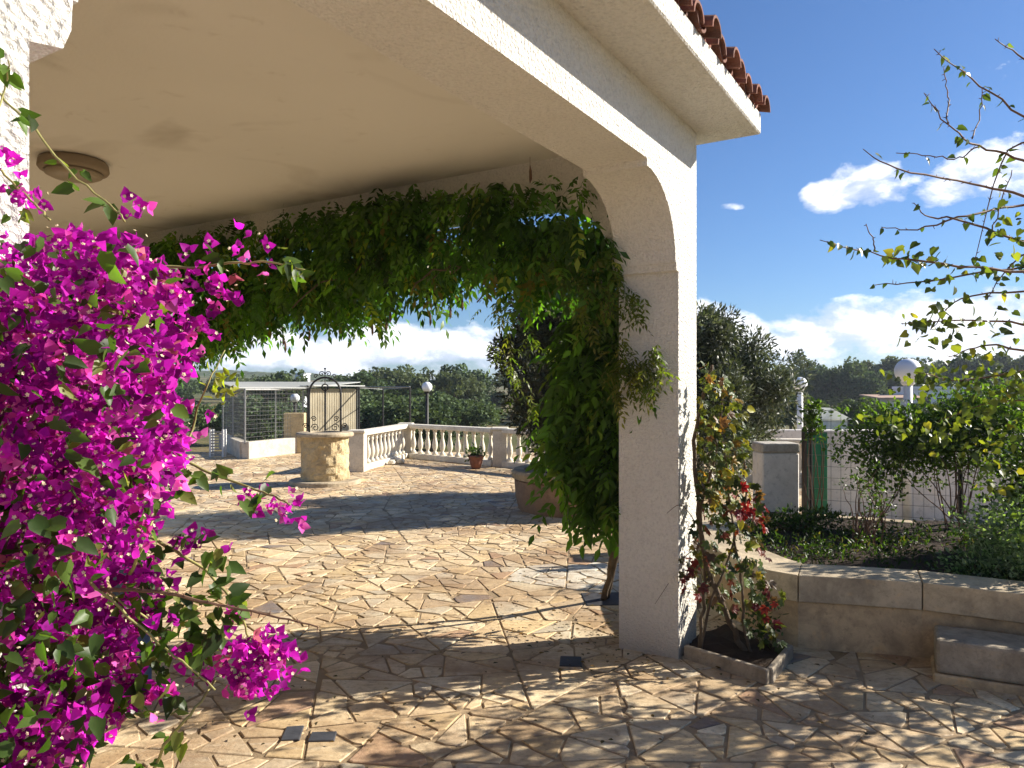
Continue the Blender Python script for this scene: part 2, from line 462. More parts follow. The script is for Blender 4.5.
def clip(p, q, nrm):
    """keep side of polygon where (x-q).nrm >= 0"""
    out = []; k = len(p)
    for i in range(k):
        a, b = p[i], p[(i + 1) % k]
        da = (a[0] - q[0]) * nrm[0] + (a[1] - q[1]) * nrm[1]; db = (b[0] - q[0]) * nrm[0] + (b[1] - q[1]) * nrm[1]
        if da >= 0: out.append(a)
        if (da > 0 > db) or (da < 0 < db):
            s = da / (da - db); out.append((a[0] + s * (b[0] - a[0]), a[1] + s * (b[1] - a[1])))
    return out


def inset(p, g):
    c = (sum(v[0] for v in p) / len(p), sum(v[1] for v in p) / len(p)); out = p; k = len(p)
    for i in range(k):
        a, b = p[i], p[(i + 1) % k]; d = (b[0] - a[0], b[1] - a[1]); l = math.hypot(*d)
        if l < 1e-6: continue
        nn = (-d[1] / l, d[0] / l)
        if (c[0] - a[0]) * nn[0] + (c[1] - a[1]) * nn[1] < 0: nn = (-nn[0], -nn[1])
        gg = g * random.uniform(.7, 1.5)
        out = clip(out, (a[0] + nn[0] * gg, a[1] + nn[1] * gg), nn)
        if len(out) < 3: return []
    return out


def make_paving():
    rnd = random.Random(11); random.seed(5)
    final = []
    def split(p, depth=0):
        A = poly_area(p)
        xs = [v[0] for v in p]; ys = [v[1] for v in p]; c = (sum(xs) / len(p), sum(ys) / len(p))
        small = 0.026 if (math.sin(c[0] * .9 + 1) * math.cos(c[1] * .7) > .1) else .040
        if A < small * rnd.choice((.45, .8, 1.1, 1.6, 2.1)): final.append(p); return
        # longest chord direction
        best = max(((p[i], p[j]) for i in range(len(p)) for j in range(i)), key=lambda e: (e[0][0] - e[1][0]) ** 2 + (e[0][1] - e[1][1]) ** 2)
        ang0 = math.atan2(best[0][1] - best[1][1], best[0][0] - best[1][0]); ok = False
        for tr in range(8):
            ang = ang0 + rnd.gauss(0, .21 + .08 * tr); nn = (math.cos(ang), math.sin(ang))
            q = (c[0] + nn[0] * rnd.uniform(-.11, .11) * math.sqrt(A), c[1] + nn[1] * rnd.uniform(-.11, .11) * math.sqrt(A))
            a = clip(p, q, nn); b = clip(p, q, (-nn[0], -nn[1]))
            if len(a) < 3 or len(b) < 3: continue
            ok = True
            if min(poly_area(a), poly_area(b)) > .27 * A: break
        if not ok: final.append(p); return
        split(a, depth + 1); split(b, depth + 1)
    # start from slightly skewed 3 m fields, so courses change direction from place to place
    split([(TX0, TY0), (TX1, TY0), (TX1, TY1), (TX0, TY1)])
    V = []; F = []; C = []
    creams = [(.72, .56, .34), (.76, .61, .39), (.67, .50, .29), (.70, .52, .28), (.60, .46, .29), (.74, .62, .42), (.58, .50, .36)]
    for p in final:
        cx = sum(v[0] for v in p) / len(p); cy = sum(v[1] for v in p) / len(p)
        q = inset(p, .0055)
        if len(q) < 3 or poly_area(q) < .002: continue
        # knock off some corners
        k = len(q)
        for v in list(q):
            if random.random() < .75:
                d = (cx - v[0], cy - v[1]); l = math.hypot(*d) or 1; a = random.uniform(-.7, .7); ca, sa = math.cos(a), math.sin(a)
                nn = ((d[0] * ca - d[1] * sa) / l, (d[0] * sa + d[1] * ca) / l); s = random.uniform(.008, .03)
                r_ = clip(q, (v[0] + d[0] / l * s, v[1] + d[1] / l * s), nn)
                if len(r_) >= 3 and poly_area(r_) > .85 * poly_area(q): q = r_
        t_ = inset(q, .004)
        if len(t_) != len(q): t_ = [(v[0] + (cx - v[0]) * .03, v[1] + (cy - v[1]) * .03) for v in q]
        if poly_area(t_) < .001: continue
        # orientation
        sg = sum(q[i][0] * q[(i + 1) % len(q)][1] - q[(i + 1) % len(q)][0] * q[i][1] for i in range(len(q)))
        if sg < 0: q = q[::-1]; t_ = t_[::-1]
        z = random.uniform(.004, .008); tx = random.gauss(0, .004); ty = random.gauss(0, .004)
        c = creams[min(6, int(random.random() ** 1.1 * 7))]; j = math.exp(random.gauss(0, .10)); c = tuple(x * j for x in c)
        wh = ((cx - .66) / .62) ** 2 + ((cy - 6.36) / .5) ** 2 < 1          # re-laid pale slabs beside the pillar
        if wh: c = (.74, .70, .58)
        if random.random() < .006: c = (.17, .15, .15)
        if random.random() < .04: c = (.46, .29, .18)
        b = len(V); kk = len(q)
        for v in q: V.append((v[0], v[1], -.002))
        for v in q: V.append((v[0], v[1], z - .003))
        for v in t_: V.append((v[0], v[1], z + (v[0] - cx) * tx + (v[1] - cy) * ty))
        for i in range(kk):
            i2 = (i + 1) % kk; F.append((b + i, b + i2, b + kk + i2, b + kk + i)); F.append((b + kk + i, b + kk + i2, b + 2 * kk + i2, b + 2 * kk + i))
        F.append(tuple(b + 2 * kk + i for i in range(kk)))
        C += [c] * (3 * kk)
    me = bpy.data.meshes.new('paving'); me.from_pydata(V, [], F); me.update()
    a = me.color_attributes.new('Col', 'FLOAT_COLOR', 'POINT'); cc = np.ones((len(V), 4), dtype=np.float32); cc[:, :3] = np.array(C); a.data.foreach_set('color', cc.ravel())
    o = link('paving', me, M_STONE); tag(o, 'crazy paving of irregular cream and ochre stone slabs', None, kind='structure')
    return len(final)


NP = make_paving()

# ------------------------------------------------------------------ the porch (house)
UJ = 4.27; UE = 4.61; N0 = 1.47; N1 = 1.85; ZS = 3.22; ZC = 3.12; ULEFT = -3.0; NBACK = 8.0
house = thing('house', W(0, 1.6, 0), 'white roughcast house corner with an arched open porch and tiled eave', 'house')


def arch_profile(a0, a1, r, spring, top, lip=False, ledge=.04):
    """points of an opening's outline from bottom of jamb a0 to bottom of jamb a1 (a0<a1)"""
    pts = [(a0, -.05), (a0, spring - .11), (a0 + .060, spring - .10), (a0 + .075, spring - .06), (a0 + .078, spring)] if lip else [(a0, -.05), (a0, spring - .05), (a0 + .035, spring - .045), (a0 + .04, spring)]
    cx = a0 + (.088 if lip else .05) + r
    for i in range(0, 11):
        an = math.pi - i * math.pi / 20
        pts.append((cx + r * math.cos(an), spring + r * math.sin(an) * (top - ledge - spring) / r))
    pts.append((cx + .005, top))
    cx2 = a1 - .05 - r
    pts.append((cx2 - .005, top))
    for i in range(10, -1, -1):
        an = i * math.pi / 20
        pts.append((cx2 + r * math.cos(an), spring + r * math.sin(an) * (top - ledge - spring) / r))
    pts += [(a1 - .04, spring), (a1 - .035, spring - .045), (a1, spring - .05), (a1, -.05)]
    return pts


def arch_wall(name, s0, s1, prof, z1, place, d0, d1, mats, parent):
    """wall from s0..s1 along, opening outline prof, thickness d0..d1"""
    outline = [(s0, -.05)] + [(s0, z1), (s1, z1)] + [(s1, -.05)] + prof[::-1]
    # quads: build front face as strips between outline and top to stay planar and clean
    import bmesh
    bm = bmesh.new()
    def face(d, flip):
        vs = [bm.verts.new(place(s, d, z)) for (s, z) in outline]
        f = bm.faces.new(vs if not flip else vs[::-1]); return vs, f
    a, fa = face(d0, False); b, fb = face(d1, True)
    k = len(outline); fs = []
    for i in range(k):
        f = bm.faces.new((a[i], b[i], b[(i + 1) % k], a[(i + 1) % k])); f.material_index = 1 if 3 <= i < k - 1 else 0; fs.append(f)
    fb.material_index = 1
    bmesh.ops.recalc_face_normals(bm, faces=bm.faces)
    bmesh.ops.triangulate(bm, faces=[fa, fb])
    me = bpy.data.meshes.new(name); bm.to_mesh(me); bm.free()
    return link(name, me, mats, parent)


front = arch_wall('arcade_wall', ULEFT, UE, arch_profile(.70, UJ, .45, 2.35, 2.84, True), ZS, lambda s, d, z: W(s, d, z), N0, N1, [M_FACADE, M_JAMB], house)
endw = arch_wall('end_arch_wall', N1 + .001, NBACK, arch_profile(N1 + .004, NBACK - .5, .45, 2.35, 2.84), ZS, lambda s, d, z: W(d, s, z), UJ + .03, UE, [M_JAMB, M_JAMB], house)
MB().boxw(ULEFT, UJ + .03, N1 + .001, NBACK - .001, ZC, ZS - .004).build('ceiling', M_CEIL, house)
MB().boxw(ULEFT, UE, NBACK, NBACK + .3, -.05, ZS).build('back_wall', M_JAMB, house)
MB().boxw(ULEFT - .3, ULEFT - .002, N0, NBACK + .3, -.05, ZS).build('side_wall', M_JAMB, house)
MB().boxw(ULEFT - .6, 4.85, 1.13, NBACK + .6, ZS + .001, ZS + .135).build('eave_slab', M_FACADE, house, bevel=.008)


def make_roof():
    mb = MB()
    TZ = ZS + .138; rise = .30
    # decking under the tiles
    mb.hexa([W(ULEFT - .6, 4.7, TZ), W(ULEFT - .6, 1.20, TZ), W(4.83, 1.20, TZ), W(4.83, 4.7, TZ),
             W(ULEFT - .6, 4.7, TZ + rise * 3.4 + .03), W(ULEFT - .6, 1.20, TZ + .02), W(4.83, 1.20, TZ + .02), W(4.83, 4.7, TZ + rise * 3.4 + .03)])
    mb.build('roof_deck', M_TILE, house)
    mb = MB(); random.seed(3)
    sp = .19; k = int((4.80 - ULEFT) / sp)
    for i in range(k):
        u = 4.80 - i * sp + random.uniform(-.01, .01)
        for row in range(8):
            n0 = 1.075 + row * .40 + random.uniform(-.02, .02); n1 = n0 + .46
            for cover in (0, 1):
                uu = u - (sp / 2 if cover == 0 else 0) + random.uniform(-.008, .008)
                r0, r1 = (.080, .068) if cover else (.078, .085)
                off = (.068 if cover else .062) + random.uniform(-.006, .008)
                if cover == 0: n0c = n0 + .05
                else: n0c = n0
                seg = 8; vs = []
                for (nn, rr) in ((n0c, r0), (n1, r1)):
                    zb = TZ + off + (nn - 1.2) * rise + (.018 if nn == n0c else 0)
                    for th in (0.0, .014):
                        for j in range(seg + 1):
                            a = math.pi * j / seg
                            q = (rr - th)
                            if cover: vs.append(W(uu + q * math.cos(a), nn, zb - .045 + q * math.sin(a)))
                            else: vs.append(W(uu + q * math.cos(a), nn, zb - .0 - q * math.sin(a) + 0))
                s1 = seg + 1; fs = []
                for j in range(seg):
                    fs.append((j, j + 1, 2 * s1 + j + 1, 2 * s1 + j)); fs.append((s1 + j, 3 * s1 + j, 3 * s1 + j + 1, s1 + j + 1))
                    fs.append((j, s1 + j, s1 + j + 1, j + 1))
                fs += [(0, 2 * s1, 3 * s1, s1), (seg, s1 + seg, 3 * s1 + seg, 2 * s1 + seg)]
                mb.add(vs, fs)
    mb.build('roof_tiles', M_TILE, house, smooth=False)


make_roof()

# flush lamp on the ceiling
lc = Vector((-2.9, 4.93, ZC)); 
cl = thing('ceiling_lamp', lc, 'round flush lamp in a brown ring on the porch ceiling', 'ceiling lamp')
m_ring = mat_plain('lamp_ring', (.30, .24, .17), .6, .1)
m_dif = mat_plain('lamp_diffuser', (.36, .30, .22), .4, .05)
MB().lathe((lc.x, lc.y, lc.z), [(.19, -.001), (.205, -.02), (.21, -.06), (.20, -.075), (.15, -.078)], 40).build('ring', m_ring, cl, smooth=True)
MB().lathe((lc.x, lc.y, lc.z), [(.172, -.080), (.168, -.10), (.13, -.118), (.06, -.128), (.005, -.13)], 40).build('diffuser', m_dif, cl, smooth=True)

# ------------------------------------------------------------------ raised bed on the right
def offset_poly(pts, d):
    out = []
    for i, p in enumerate(pts):
        a = Vector(pts[max(i - 1, 0)]); b = Vector(pts[min(i + 1, len(pts) - 1)]); t = (b - a).normalized(); out.append(Vector(p) + Vector((-t.y, t.x)) * d)
    return out


FRONT = [(1.85, 7.5), (1.50, 6.0), (1.46, 5.6), (1.47, 5.25), (1.53, 4.95), (1.62, 4.72), (1.76, 4.585), (2.10, 4.505), (2.43, 4.41), (2.86, 4.16), (3.4, 3.9), (4.2, 3.55), (5.4, 3.1), (7.5, 2.4)]


def ribbon(mb, line, d0, d1, z0, z1, i0=0, i1=None, gap=0.0):
    a = offset_poly(line, d0)[i0:i1]; b = offset_poly(line, d1)[i0:i1]; k = len(a)
    for q in (a, b):
        q[0] = q[0] + (q[1] - q[0]).normalized() * gap; q[-1] = q[-1] + (q[-2] - q[-1]).normalized() * gap
    vs = [(*p, z0) for p in a] + [(*p, z0) for p in b] + [(*p, z1) for p in a] + [(*p, z1) for p in b]; fs = []
    for i in range(k - 1):
        fs += [(i, i + 1, 2 * k + i + 1, 2 * k + i), (k + i + 1, k + i, 3 * k + i, 3 * k + i + 1), (2 * k + i, 2 * k + i + 1, 3 * k + i + 1, 3 * k + i), (i + 1, i, k + i, k + i + 1)]
    fs += [(0, 2 * k, 3 * k, k), (k - 1, 2 * k - 1, 4 * k - 1, 3 * k - 1)]
    mb.add(vs, fs)


bed = thing('garden_bed_wall', (2.4, 4.6, 0), 'low curved stone retaining wall with wide cap holding the garden bed on the right', 'garden wall')
mb = MB(); ribbon(mb, FRONT, .03, .30, -.01, .292); o = mb.build('wall_base', M_LIME, bed, bevel=.006)
for c0_, c1_ in ((0, 4), (3, 7), (6, 9), (8, 11), (10, 14)):
    mb = MB(); ribbon(mb, FRONT, 0.0, .34, .296, .46, c0_, c1_, .003)
    mb.build('cap_stone', M_CAP, bed, bevel=.006, bseg=2)
# soil inside the bed
back = [(8.0, 6.4), (5.2, 6.3), (3.55, 7.12), (2.84, 7.48), (2.3, 7.6)]
inner = [tuple(p) for p in offset_poly(FRONT, .25)]
import bmesh
bm = bmesh.new()
f = bm.faces.new([bm.verts.new((x, y, .37)) for (x, y) in inner + back]); bmesh.ops.triangulate(bm, faces=[f])
bmesh.ops.subdivide_edges(bm, edges=bm.edges, cuts=3, use_grid_fill=True)
for v in bm.verts: v.co.z += random.uniform(-.03, .03)
me = bpy.data.meshes.new('bed_soil'); bm.to_mesh(me); bm.free()
o = link('bed_soil', me, M_SOIL, None, True); tag(o, 'dark soil filling the raised bed', None, kind='structure')

# low stone step against the wall
st = thing('stone_step', (2.6, 4.1, 0), 'low mossy stone step block against the garden wall', 'step')
A = Vector((2.30, 4.07)); B = Vector((2.66, 3.885)); dirv = (B - A).normalized(); perp = Vector((-dirv.y, dirv.x))
a0 = A; b0 = A + dirv * 1.6; poly = [a0, b0, b0 + perp * .34, a0 + perp * .34]
MB().prism([tuple(p) for p in poly], -.01, .05).build('step_base', M_LIME, st, bevel=.01)
pin = [a0 + dirv * .015 + perp * .015, b0 + perp * .015, b0 + perp * .33, a0 + dirv * .015 + perp * .33]
MB().prism([tuple(p) for p in pin], .052, .235).build('step_block', M_CURB, st, bevel=.02, bseg=2)

# kerbed planting box at the pillar's foot
pb = thing('planting_box', (1.35, 4.4, 0), 'small kerbed planting box of thin concrete edging at the foot of the pillar', 'planter')
q0 = Vector((1.03, 4.43)); q1 = Vector((1.39, 4.04)); q2 = Vector((1.66, 4.44)); q3 = Vector((1.45, 4.95))
MB().boxd(q0, q1, .035, 0, .085).build('edging', M_CURB, pb, bevel=.006)
MB().boxd(q1 + (q2 - q1).normalized() * .02, q2, .035, 0, .085).build('edging', M_CURB, pb, bevel=.006)
MB().boxd(q2 + Vector((-.01, .02)), q3, .035, 0, .08).build('edging', M_CURB, pb, bevel=.006)
bm = bmesh.new(); f = bm.faces.new([bm.verts.new((*p, .045)) for p in (q0, q1, q2, q3, Vector(W(4.62, 1.48)[:2]))]); bmesh.ops.triangulate(bm, faces=[f])
bmesh.ops.subdivide_edges(bm, edges=bm.edges, cuts=6, use_grid_fill=True)
for v in bm.verts: v.co.z += random.uniform(-.02, .025)
me = bpy.data.meshes.new('soil'); bm.to_mesh(me); bm.free(); link('soil', me, M_SOIL, pb, True)

# slates let into the paving, and one patch of painted planting hole shade
def slate_or_shade(c, w, d, ang, label):
    c = Vector(c); mb = MB(); ca, sa = math.cos(ang), math.sin(ang)
    pts = [(c.x + x * ca - y * sa, c.y + x * sa + y * ca) for x, y in ((-w, -d), (w, -d), (w * .92, d), (-w, d * .95))]
    o = mb.prism(pts, .001, .013).build('slate_or_shade_slab', M_SLATE_SHADE, bevel=.003); tag(o, label, 'paving slab', 'dark slabs let into the paving')
slate_or_shade(G(293, 735), .042, .07, .1, 'squarish dark slab nearest the bougainvillea, left one of a close pair')
slate_or_shade(G(323, 738.5), .06, .045, .05, 'flat oblong dark slab, right one of the close pair near the bougainvillea')
slate_or_shade(G(571, 663), .065, .08, -.1, 'dark grey slab in the paving left of the pillar foot')
slate_or_shade(G(606, 600), .17, .17, .05, 'large dark patch painting the shade of the planting hole beside the vine trunk behind the pillar')  # dark colour paints the shade inside the vine's planting hole

# ------------------------------------------------------------------ fence with pillar
gp = thing('gate_pillar', (2.74, 7.05, 0), 'white rendered square pillar at the end of the wire fence', 'pillar')
MB().box(2.49, 2.855, 7.4, 7.72, .0, .97).build('shaft', M_WALLW, gp, bevel=.012)
MB().box(2.482, 2.863, 7.392, 7.728, .973, 1.07).build('cap', M_CAPW, gp, bevel=.02, bseg=2)

fl = [Vector((2.92, 7.38)), Vector((4.1, 6.78)), Vector((5.3, 6.16)), Vector((6.5, 5.54))]
fence = thing('wire_fence', (3.0, 6.9, 0), 'green wire grid fence on a low kerb behind the garden bed', 'fence')
MB().boxd(fl[0], fl[-1], .16, .1, .37).build('kerb', M_CAP, fence, bevel=.01)
mb = MB()
ftop = 1.46
for a, b in zip(fl[:-1], fl[1:]):
    d = b - a; L = d.length; k = int(L / .085)
    for i in range(k):
        p = a + d * (i + .5) / k; mb.tube([(p.x, p.y, .38), (p.x, p.y, ftop)], .0022, 3, False)
for z in np.arange(.41, ftop + .01, .11):
    mb.tube([(*fl[0], z), (*fl[-1], z)], .0026, 3, False)
m_wire = mat_plain('fence_wire', (.10, .10, .08), .5, .2, 20)
mb.build('wire_grid', m_wire, fence)
for p in [fl[0] + Vector((.04, -.02)), fl[1], fl[2], fl[3]]:
    MB().tube([(p.x, p.y + .03, .40), (p.x, p.y + .03, 1.50)], .022, 8).build('fence_post', M_IRON, fence)

gt = thing('green_door', (3.2, 8.6, 0), 'dark green metal door standing open behind the wire fence', 'door')
MB().box(3.36, 3.60, 8.5, 8.55, .05, 1.12).build('leaf', M_GREEND, gt, bevel=.005)
MB().box(3.33, 3.36, 8.48, 8.57, .0, 1.16).build('frame', M_IRON, gt)
ww = MB().box(3.62, 11, 8.9, 9.1, 0, 1.12)
o = ww.build('garden_wall', M_WALLW, bevel=.01); tag(o, 'long plain white garden wall seen through the wire fence', 'wall')
bw = MB().box(4.4, 11.0, 14.2, 14.4, 0, .84).build('boundary_wall', M_WALLW, bevel=.01); tag(bw, 'low white wall far behind the gate pillar', 'wall')

# ------------------------------------------------------------------ balustrades
def baluster_mesh():
    prof = [(.055, 0), (.055, .05), (.030, .075), (.028, .10), (.048, .16), (.058, .23), (.050, .30), (.030, .40), (.024, .46), (.034, .49), (.034, .515), (.024, .535), (.045, .56), (.045, .60)]
    return MB().lathe((0, 0, 0), prof, 12)


BAL = None


def balustrade(label, pts, z_top, pillars, spacing=.245):
    global BAL
    base = Vector(pts[0]); th = thing('balustrade', (base.x, base.y, 0), label, 'balustrade')
    for i, (a, b) in enumerate(zip(pts[:-1], pts[1:])):
        a = Vector(a); b = Vector(b); d = (b - a).normalized(); a2 = a + d * .15; b2 = b - d * .15; L = (b2 - a2).length
        MB().boxd(a2, b2, .24, 0, .12).build('plinth', M_BALU, th, bevel=.01)
        MB().boxd(a2, b2, .26, z_top - .12, z_top - .02).build('rail', M_BALU, th, bevel=.02, bseg=2)
        k = max(1, int(L / spacing)); s = (z_top - .12 - .12) / .60
        for j in range(k):
            p = a2 + (b2 - a2) * (j + .5) / k
            if BAL is None:
                mb = baluster_mesh(); me = bpy.data.meshes.new('baluster'); me.from_pydata(mb.v, [], mb.f); me.update()
                me.materials.append(M_BALU); me.polygons.foreach_set('use_smooth', [True] * len(me.polygons)); BAL = me
            o = bpy.data.objects.new('baluster', BAL); COL.objects.link(o); o.parent = th
            o.location = (p.x - base.x, p.y - base.y, .12); o.scale = (1.15, 1.15, s)
    for p in pillars:
        p = Vector(p)
        MB().box(p.x - .15, p.x + .15, p.y - .15, p.y + .15, 0, z_top - .065).build('pier', M_BALU, th, bevel=.012)
        MB().box(p.x - .175, p.x + .175, p.y - .175, p.y + .175, z_top - .063, z_top).build('pier_cap', M_BALU, th, bevel=.015)
    return th


b1 = (-3.02, 14.6); b2 = (-2.52, 17.7); b3 = (-.25, 15.6); 
balustrade('pale stone balustrade with turned balusters turning a corner behind the well', [b1, b2, b3, (2.4, 13.2)], .82, [b1, b2, b3, (2.4, 13.2)])
balustrade('short stretch of pale balusters glimpsed behind the gate pillar', [(3.2, 13.1), (6.2, 12.6)], .78, [(3.2, 13.1), (6.2, 12.6)])

# stones left at the foot of the balustrade
random.seed(21)
stones_lab = ['pale broken stone at the foot of the balustrade corner, leftmost of the heap', 'pale broken stone in the middle of the heap by the balustrade', 'pale broken stone, rightmost of the heap by the balustrade']
for i, (px, py) in enumerate(((392, 465), (397, 462.5), (401, 464))):
    g = G(px, py); r = .085
    bm = bmesh.new(); bmesh.ops.create_icosphere(bm, subdivisions=2, radius=r)
    for v in bm.verts: v.co *= random.uniform(.8, 1.2); v.co.z *= .7
    me = bpy.data.meshes.new('stone'); bm.to_mesh(me); bm.free(); o = link('stone', me, M_BALU); o.location = (g.x, g.y, .06)
    tag(o, stones_lab[i], 'stone', 'loose stones by the balustrade')

# flowerpot in front of the balustrade
g = G(476, 469)
fp = thing('flowerpot', (g.x, g.y, 0), 'red clay flowerpot with a small plant before the balustrade', 'flowerpot')
MB().lathe((g.x, g.y, .012), [(.09, 0), (.13, .14), (.15, .22), (.165, .225), (.165, .27), (.145, .27), (.13, .24)], 18).build('pot', M_RED, fp, smooth=True)
n = 160
leaves('foliage', np.array([g.x, g.y, .30]) + rng.normal(0, .09, (n, 3)) * [1, 1, .8], rdir(n, (0, 0, .7)), rdir(n, (0, 0, 1)), .09, .45, pal(n, [(.05, .09, .03), (.12, .15, .06)], [1, 1]), M_VLEAF, fp)

# ------------------------------------------------------------------ well
wc = Vector((-3.20, 12.75, 0))
well = thing('well', wc, 'round yellow stone well with a wrought iron arch over it', 'well')
MB().lathe((wc.x, wc.y, 0), [(.60, -.01), (.60, .06), (.585, .075), (.40, .075)], 40).build('plinth', M_CAP, well)
# rough masonry drum: blocks with real relief
mb = MB(); seg = 64; rows = 22; random.seed(9); vs = []
from mathutils import noise as mn
for i in range(rows + 1):
    z = .078 + i * (.80 - .078) / rows
    for j in range(seg):
        a = 2 * math.pi * j / seg; c = (math.cos(a) * .4, math.sin(a) * .4, z)
        row_h = .18; rz = int(z / row_h); 
        v = Vector((a * 2.2 + (rz % 2) * .9, z * 5.2, 0)); cell = mn.voronoi(v)[0]; e = min(1, (cell[1] - cell[0]) * 4)
        r = .385 + .022 * e + .02 * mn.noise(Vector(c) * 9)
        vs.append((wc.x + r * math.cos(a), wc.y + r * math.sin(a), z))
fs = [(i * seg + j, i * seg + (j + 1) % seg, (i + 1) * seg + (j + 1) % seg, (i + 1) * seg + j) for i in range(rows) for j in range(seg)]
mb.add(vs, fs); mb.build('drum', M_WELL, well)
MB().lathe((wc.x, wc.y, .805), [(.30, 0), (.47, 0), (.485, .02), (.485, .055), (.46, .075), (.27, .08), (.27, .0)], 40).build('rim', M_CAP, well)
zt = .885
MB().lathe((wc.x, wc.y, zt - .03), [(.27, 0), (.27, .012), (.02, .013)], 32).build('lid', M_IRON, well)
mb = MB()
rr = .27
pts = [(wc.x - rr, wc.y, zt - .01)] + [(wc.x - rr, wc.y, zt + .3), (wc.x - rr, wc.y, zt + .62)]
for i in range(1, 12):
    a = math.pi - math.pi * i / 12; pts.append((wc.x + rr * math.cos(a), wc.y, zt + .66 + rr * math.sin(a)))
pts += [(wc.x + rr, wc.y, zt + .62), (wc.x + rr, wc.y, zt + .3), (wc.x + rr, wc.y, zt - .01)]
mb.tube(pts, .017, 8); mb.build('iron_arch', M_IRON, well, smooth=True)


def curl(c, r0, turns, dirx, flip=1, r_t=.008):
    p = []
    for i in range(22):
        f_ = i / 21; a = f_ * turns * 2 * math.pi; r = r0 * (1 - .8 * f_); p.append((c[0] + dirx * r * math.cos(a), c[1], c[2] + flip * r * math.sin(a)))
    return MB().tube(p, r_t, 5)
for sx in (-1, 1):
    for (ox, oz, r0) in ((.10, .07, .07), (.08, .22, .05), (-.06, .10, .05)):
        curl((wc.x + sx * (rr - ox), wc.y, zt + oz), r0, 1.4, sx).build('scroll', M_IRON, well)
mb = MB()
top = zt + .66 + rr
mb.tube([(wc.x, wc.y, top), (wc.x, wc.y, top + .14)], .008, 6)
for sx in (-1, 1):
    c_ = curl((wc.x + sx * .06, wc.y, top + .06), .05, 1.3, -sx); mb.add(c_.v, c_.f)
    c_ = curl((wc.x + sx * .16, wc.y, top + .02), .04, 1.2, -sx); mb.add(c_.v, c_.f)
mb.lathe((wc.x, wc.y, top + .13), [(.002, 0), (.02, .012), (.02, .028), (.002, .04)], 8)
mb.build('finial', M_IRON, well)
mb = MB(); mb.tube([(wc.x, wc.y, top - .01), (wc.x, wc.y, top - .12)], .007, 6)
mb.tube([(wc.x + .055 * math.cos(a), wc.y, top - .17 + .055 * math.sin(a)) for a in np.linspace(0, 2 * math.pi, 15)], .012, 6)
mb.tube([(wc.x, wc.y - .02, top - .17), (wc.x, wc.y + .02, top - .17)], .02, 8)
mb.build('pulley', M_IRON, well)

# ------------------------------------------------------------------ round stone planter
pc = Vector((1.02, 10.1, 0))
rp = thing('round_planter', pc, 'round brown stone planter under the dark olive tree', 'planter')
MB().lathe(pc, [(.93, -.01), (.98, .2), (.99, .40), (.93, .42)], 44, .008).build('drum', mat_weathered('brown_stone', (.34, .22, .14), (.09, .06, .04), .6, 3), rp)
MB().lathe(pc, [(.85, .423), (1.02, .423), (1.03, .50), (1.0, .53), (.86, .53), (.84, .48)], 44).build('rim', M_LIME, rp)
MB().lathe(pc, [(.86, .40), (.84, .47), (.01, .50)], 30, .03).build('soil', M_SOIL, rp)

# ------------------------------------------------------------------ wire run on the left
cg = thing('wire_enclosure', G(245, 459), 'wire mesh animal enclosure on a low white wall with pale sheet roof', 'enclosure')
c0 = G(245, 459.3); c1 = G(303, 452); c2 = Vector((-8.0, 20.6, 0)); c3 = Vector((-4.35, 20.9, 0)); zt_ = 1.61
rb = c1 + (c3 - c1) * 0
MB().boxd(c0, c1, .22, 0, .40, 0).build('low_wall', M_BASEW, cg, bevel=.01)
MB().boxd(c0 + (c2 - c0).normalized() * .12, c2, .2, 0, .40, 0).build('low_wall', M_BASEW, cg, bevel=.01)
mbf = MB(); mbw = MB()
def frame_bar(a, b, r=.022): mbf.tube([a, b], r, 6)
cs = [c0, c1, c3, c2]
for c in cs: frame_bar((c.x, c.y, .35), (c.x, c.y, zt_))
for a, b in zip(cs, cs[1:] + cs[:1]):
    frame_bar((a.x, a.y, zt_), (b.x, b.y, zt_))
mid = (c0 + c2) / 2; frame_bar((mid.x, mid.y, .35), (mid.x, mid.y, zt_))
mid = (c0 + c1) / 2; frame_bar((mid.x, mid.y, .35), (mid.x, mid.y, zt_), .012)
for a, b in ((c0, c1), (c0, c2), (c1, c3), (c2, c3)):
    d = b - a; k = int(d.length / .10)
    for i in range(k + 1):
        p = a + d * i / k; mbw.tube([(p.x, p.y, .40), (p.x, p.y, zt_)], .0035, 3, False)
    for z in np.arange(.5, zt_, .10): mbw.tube([(a.x, a.y, z), (b.x, b.y, z)], .0035, 3, False)
mbf.build('frame', M_GALV, cg); mbw.build('wire_mesh', M_GALV, cg)
mb = MB(); mb.hexa([(c0.x - .15, c0.y - .15, zt_ + .03), (c1.x + .1, c1.y - .15, zt_ + .03), (c3.x + .1, c3.y, zt_ + .20), (c2.x - .1, c2.y, zt_ + .20),
                    (c0.x - .15, c0.y - .15, zt_ + .05), (c1.x + .1, c1.y - .15, zt_ + .05), (c3.x + .1, c3.y, zt_ + .22), (c2.x - .1, c2.y, zt_ + .22)])
mb.build('roof_sheet', M_SHEET, cg)
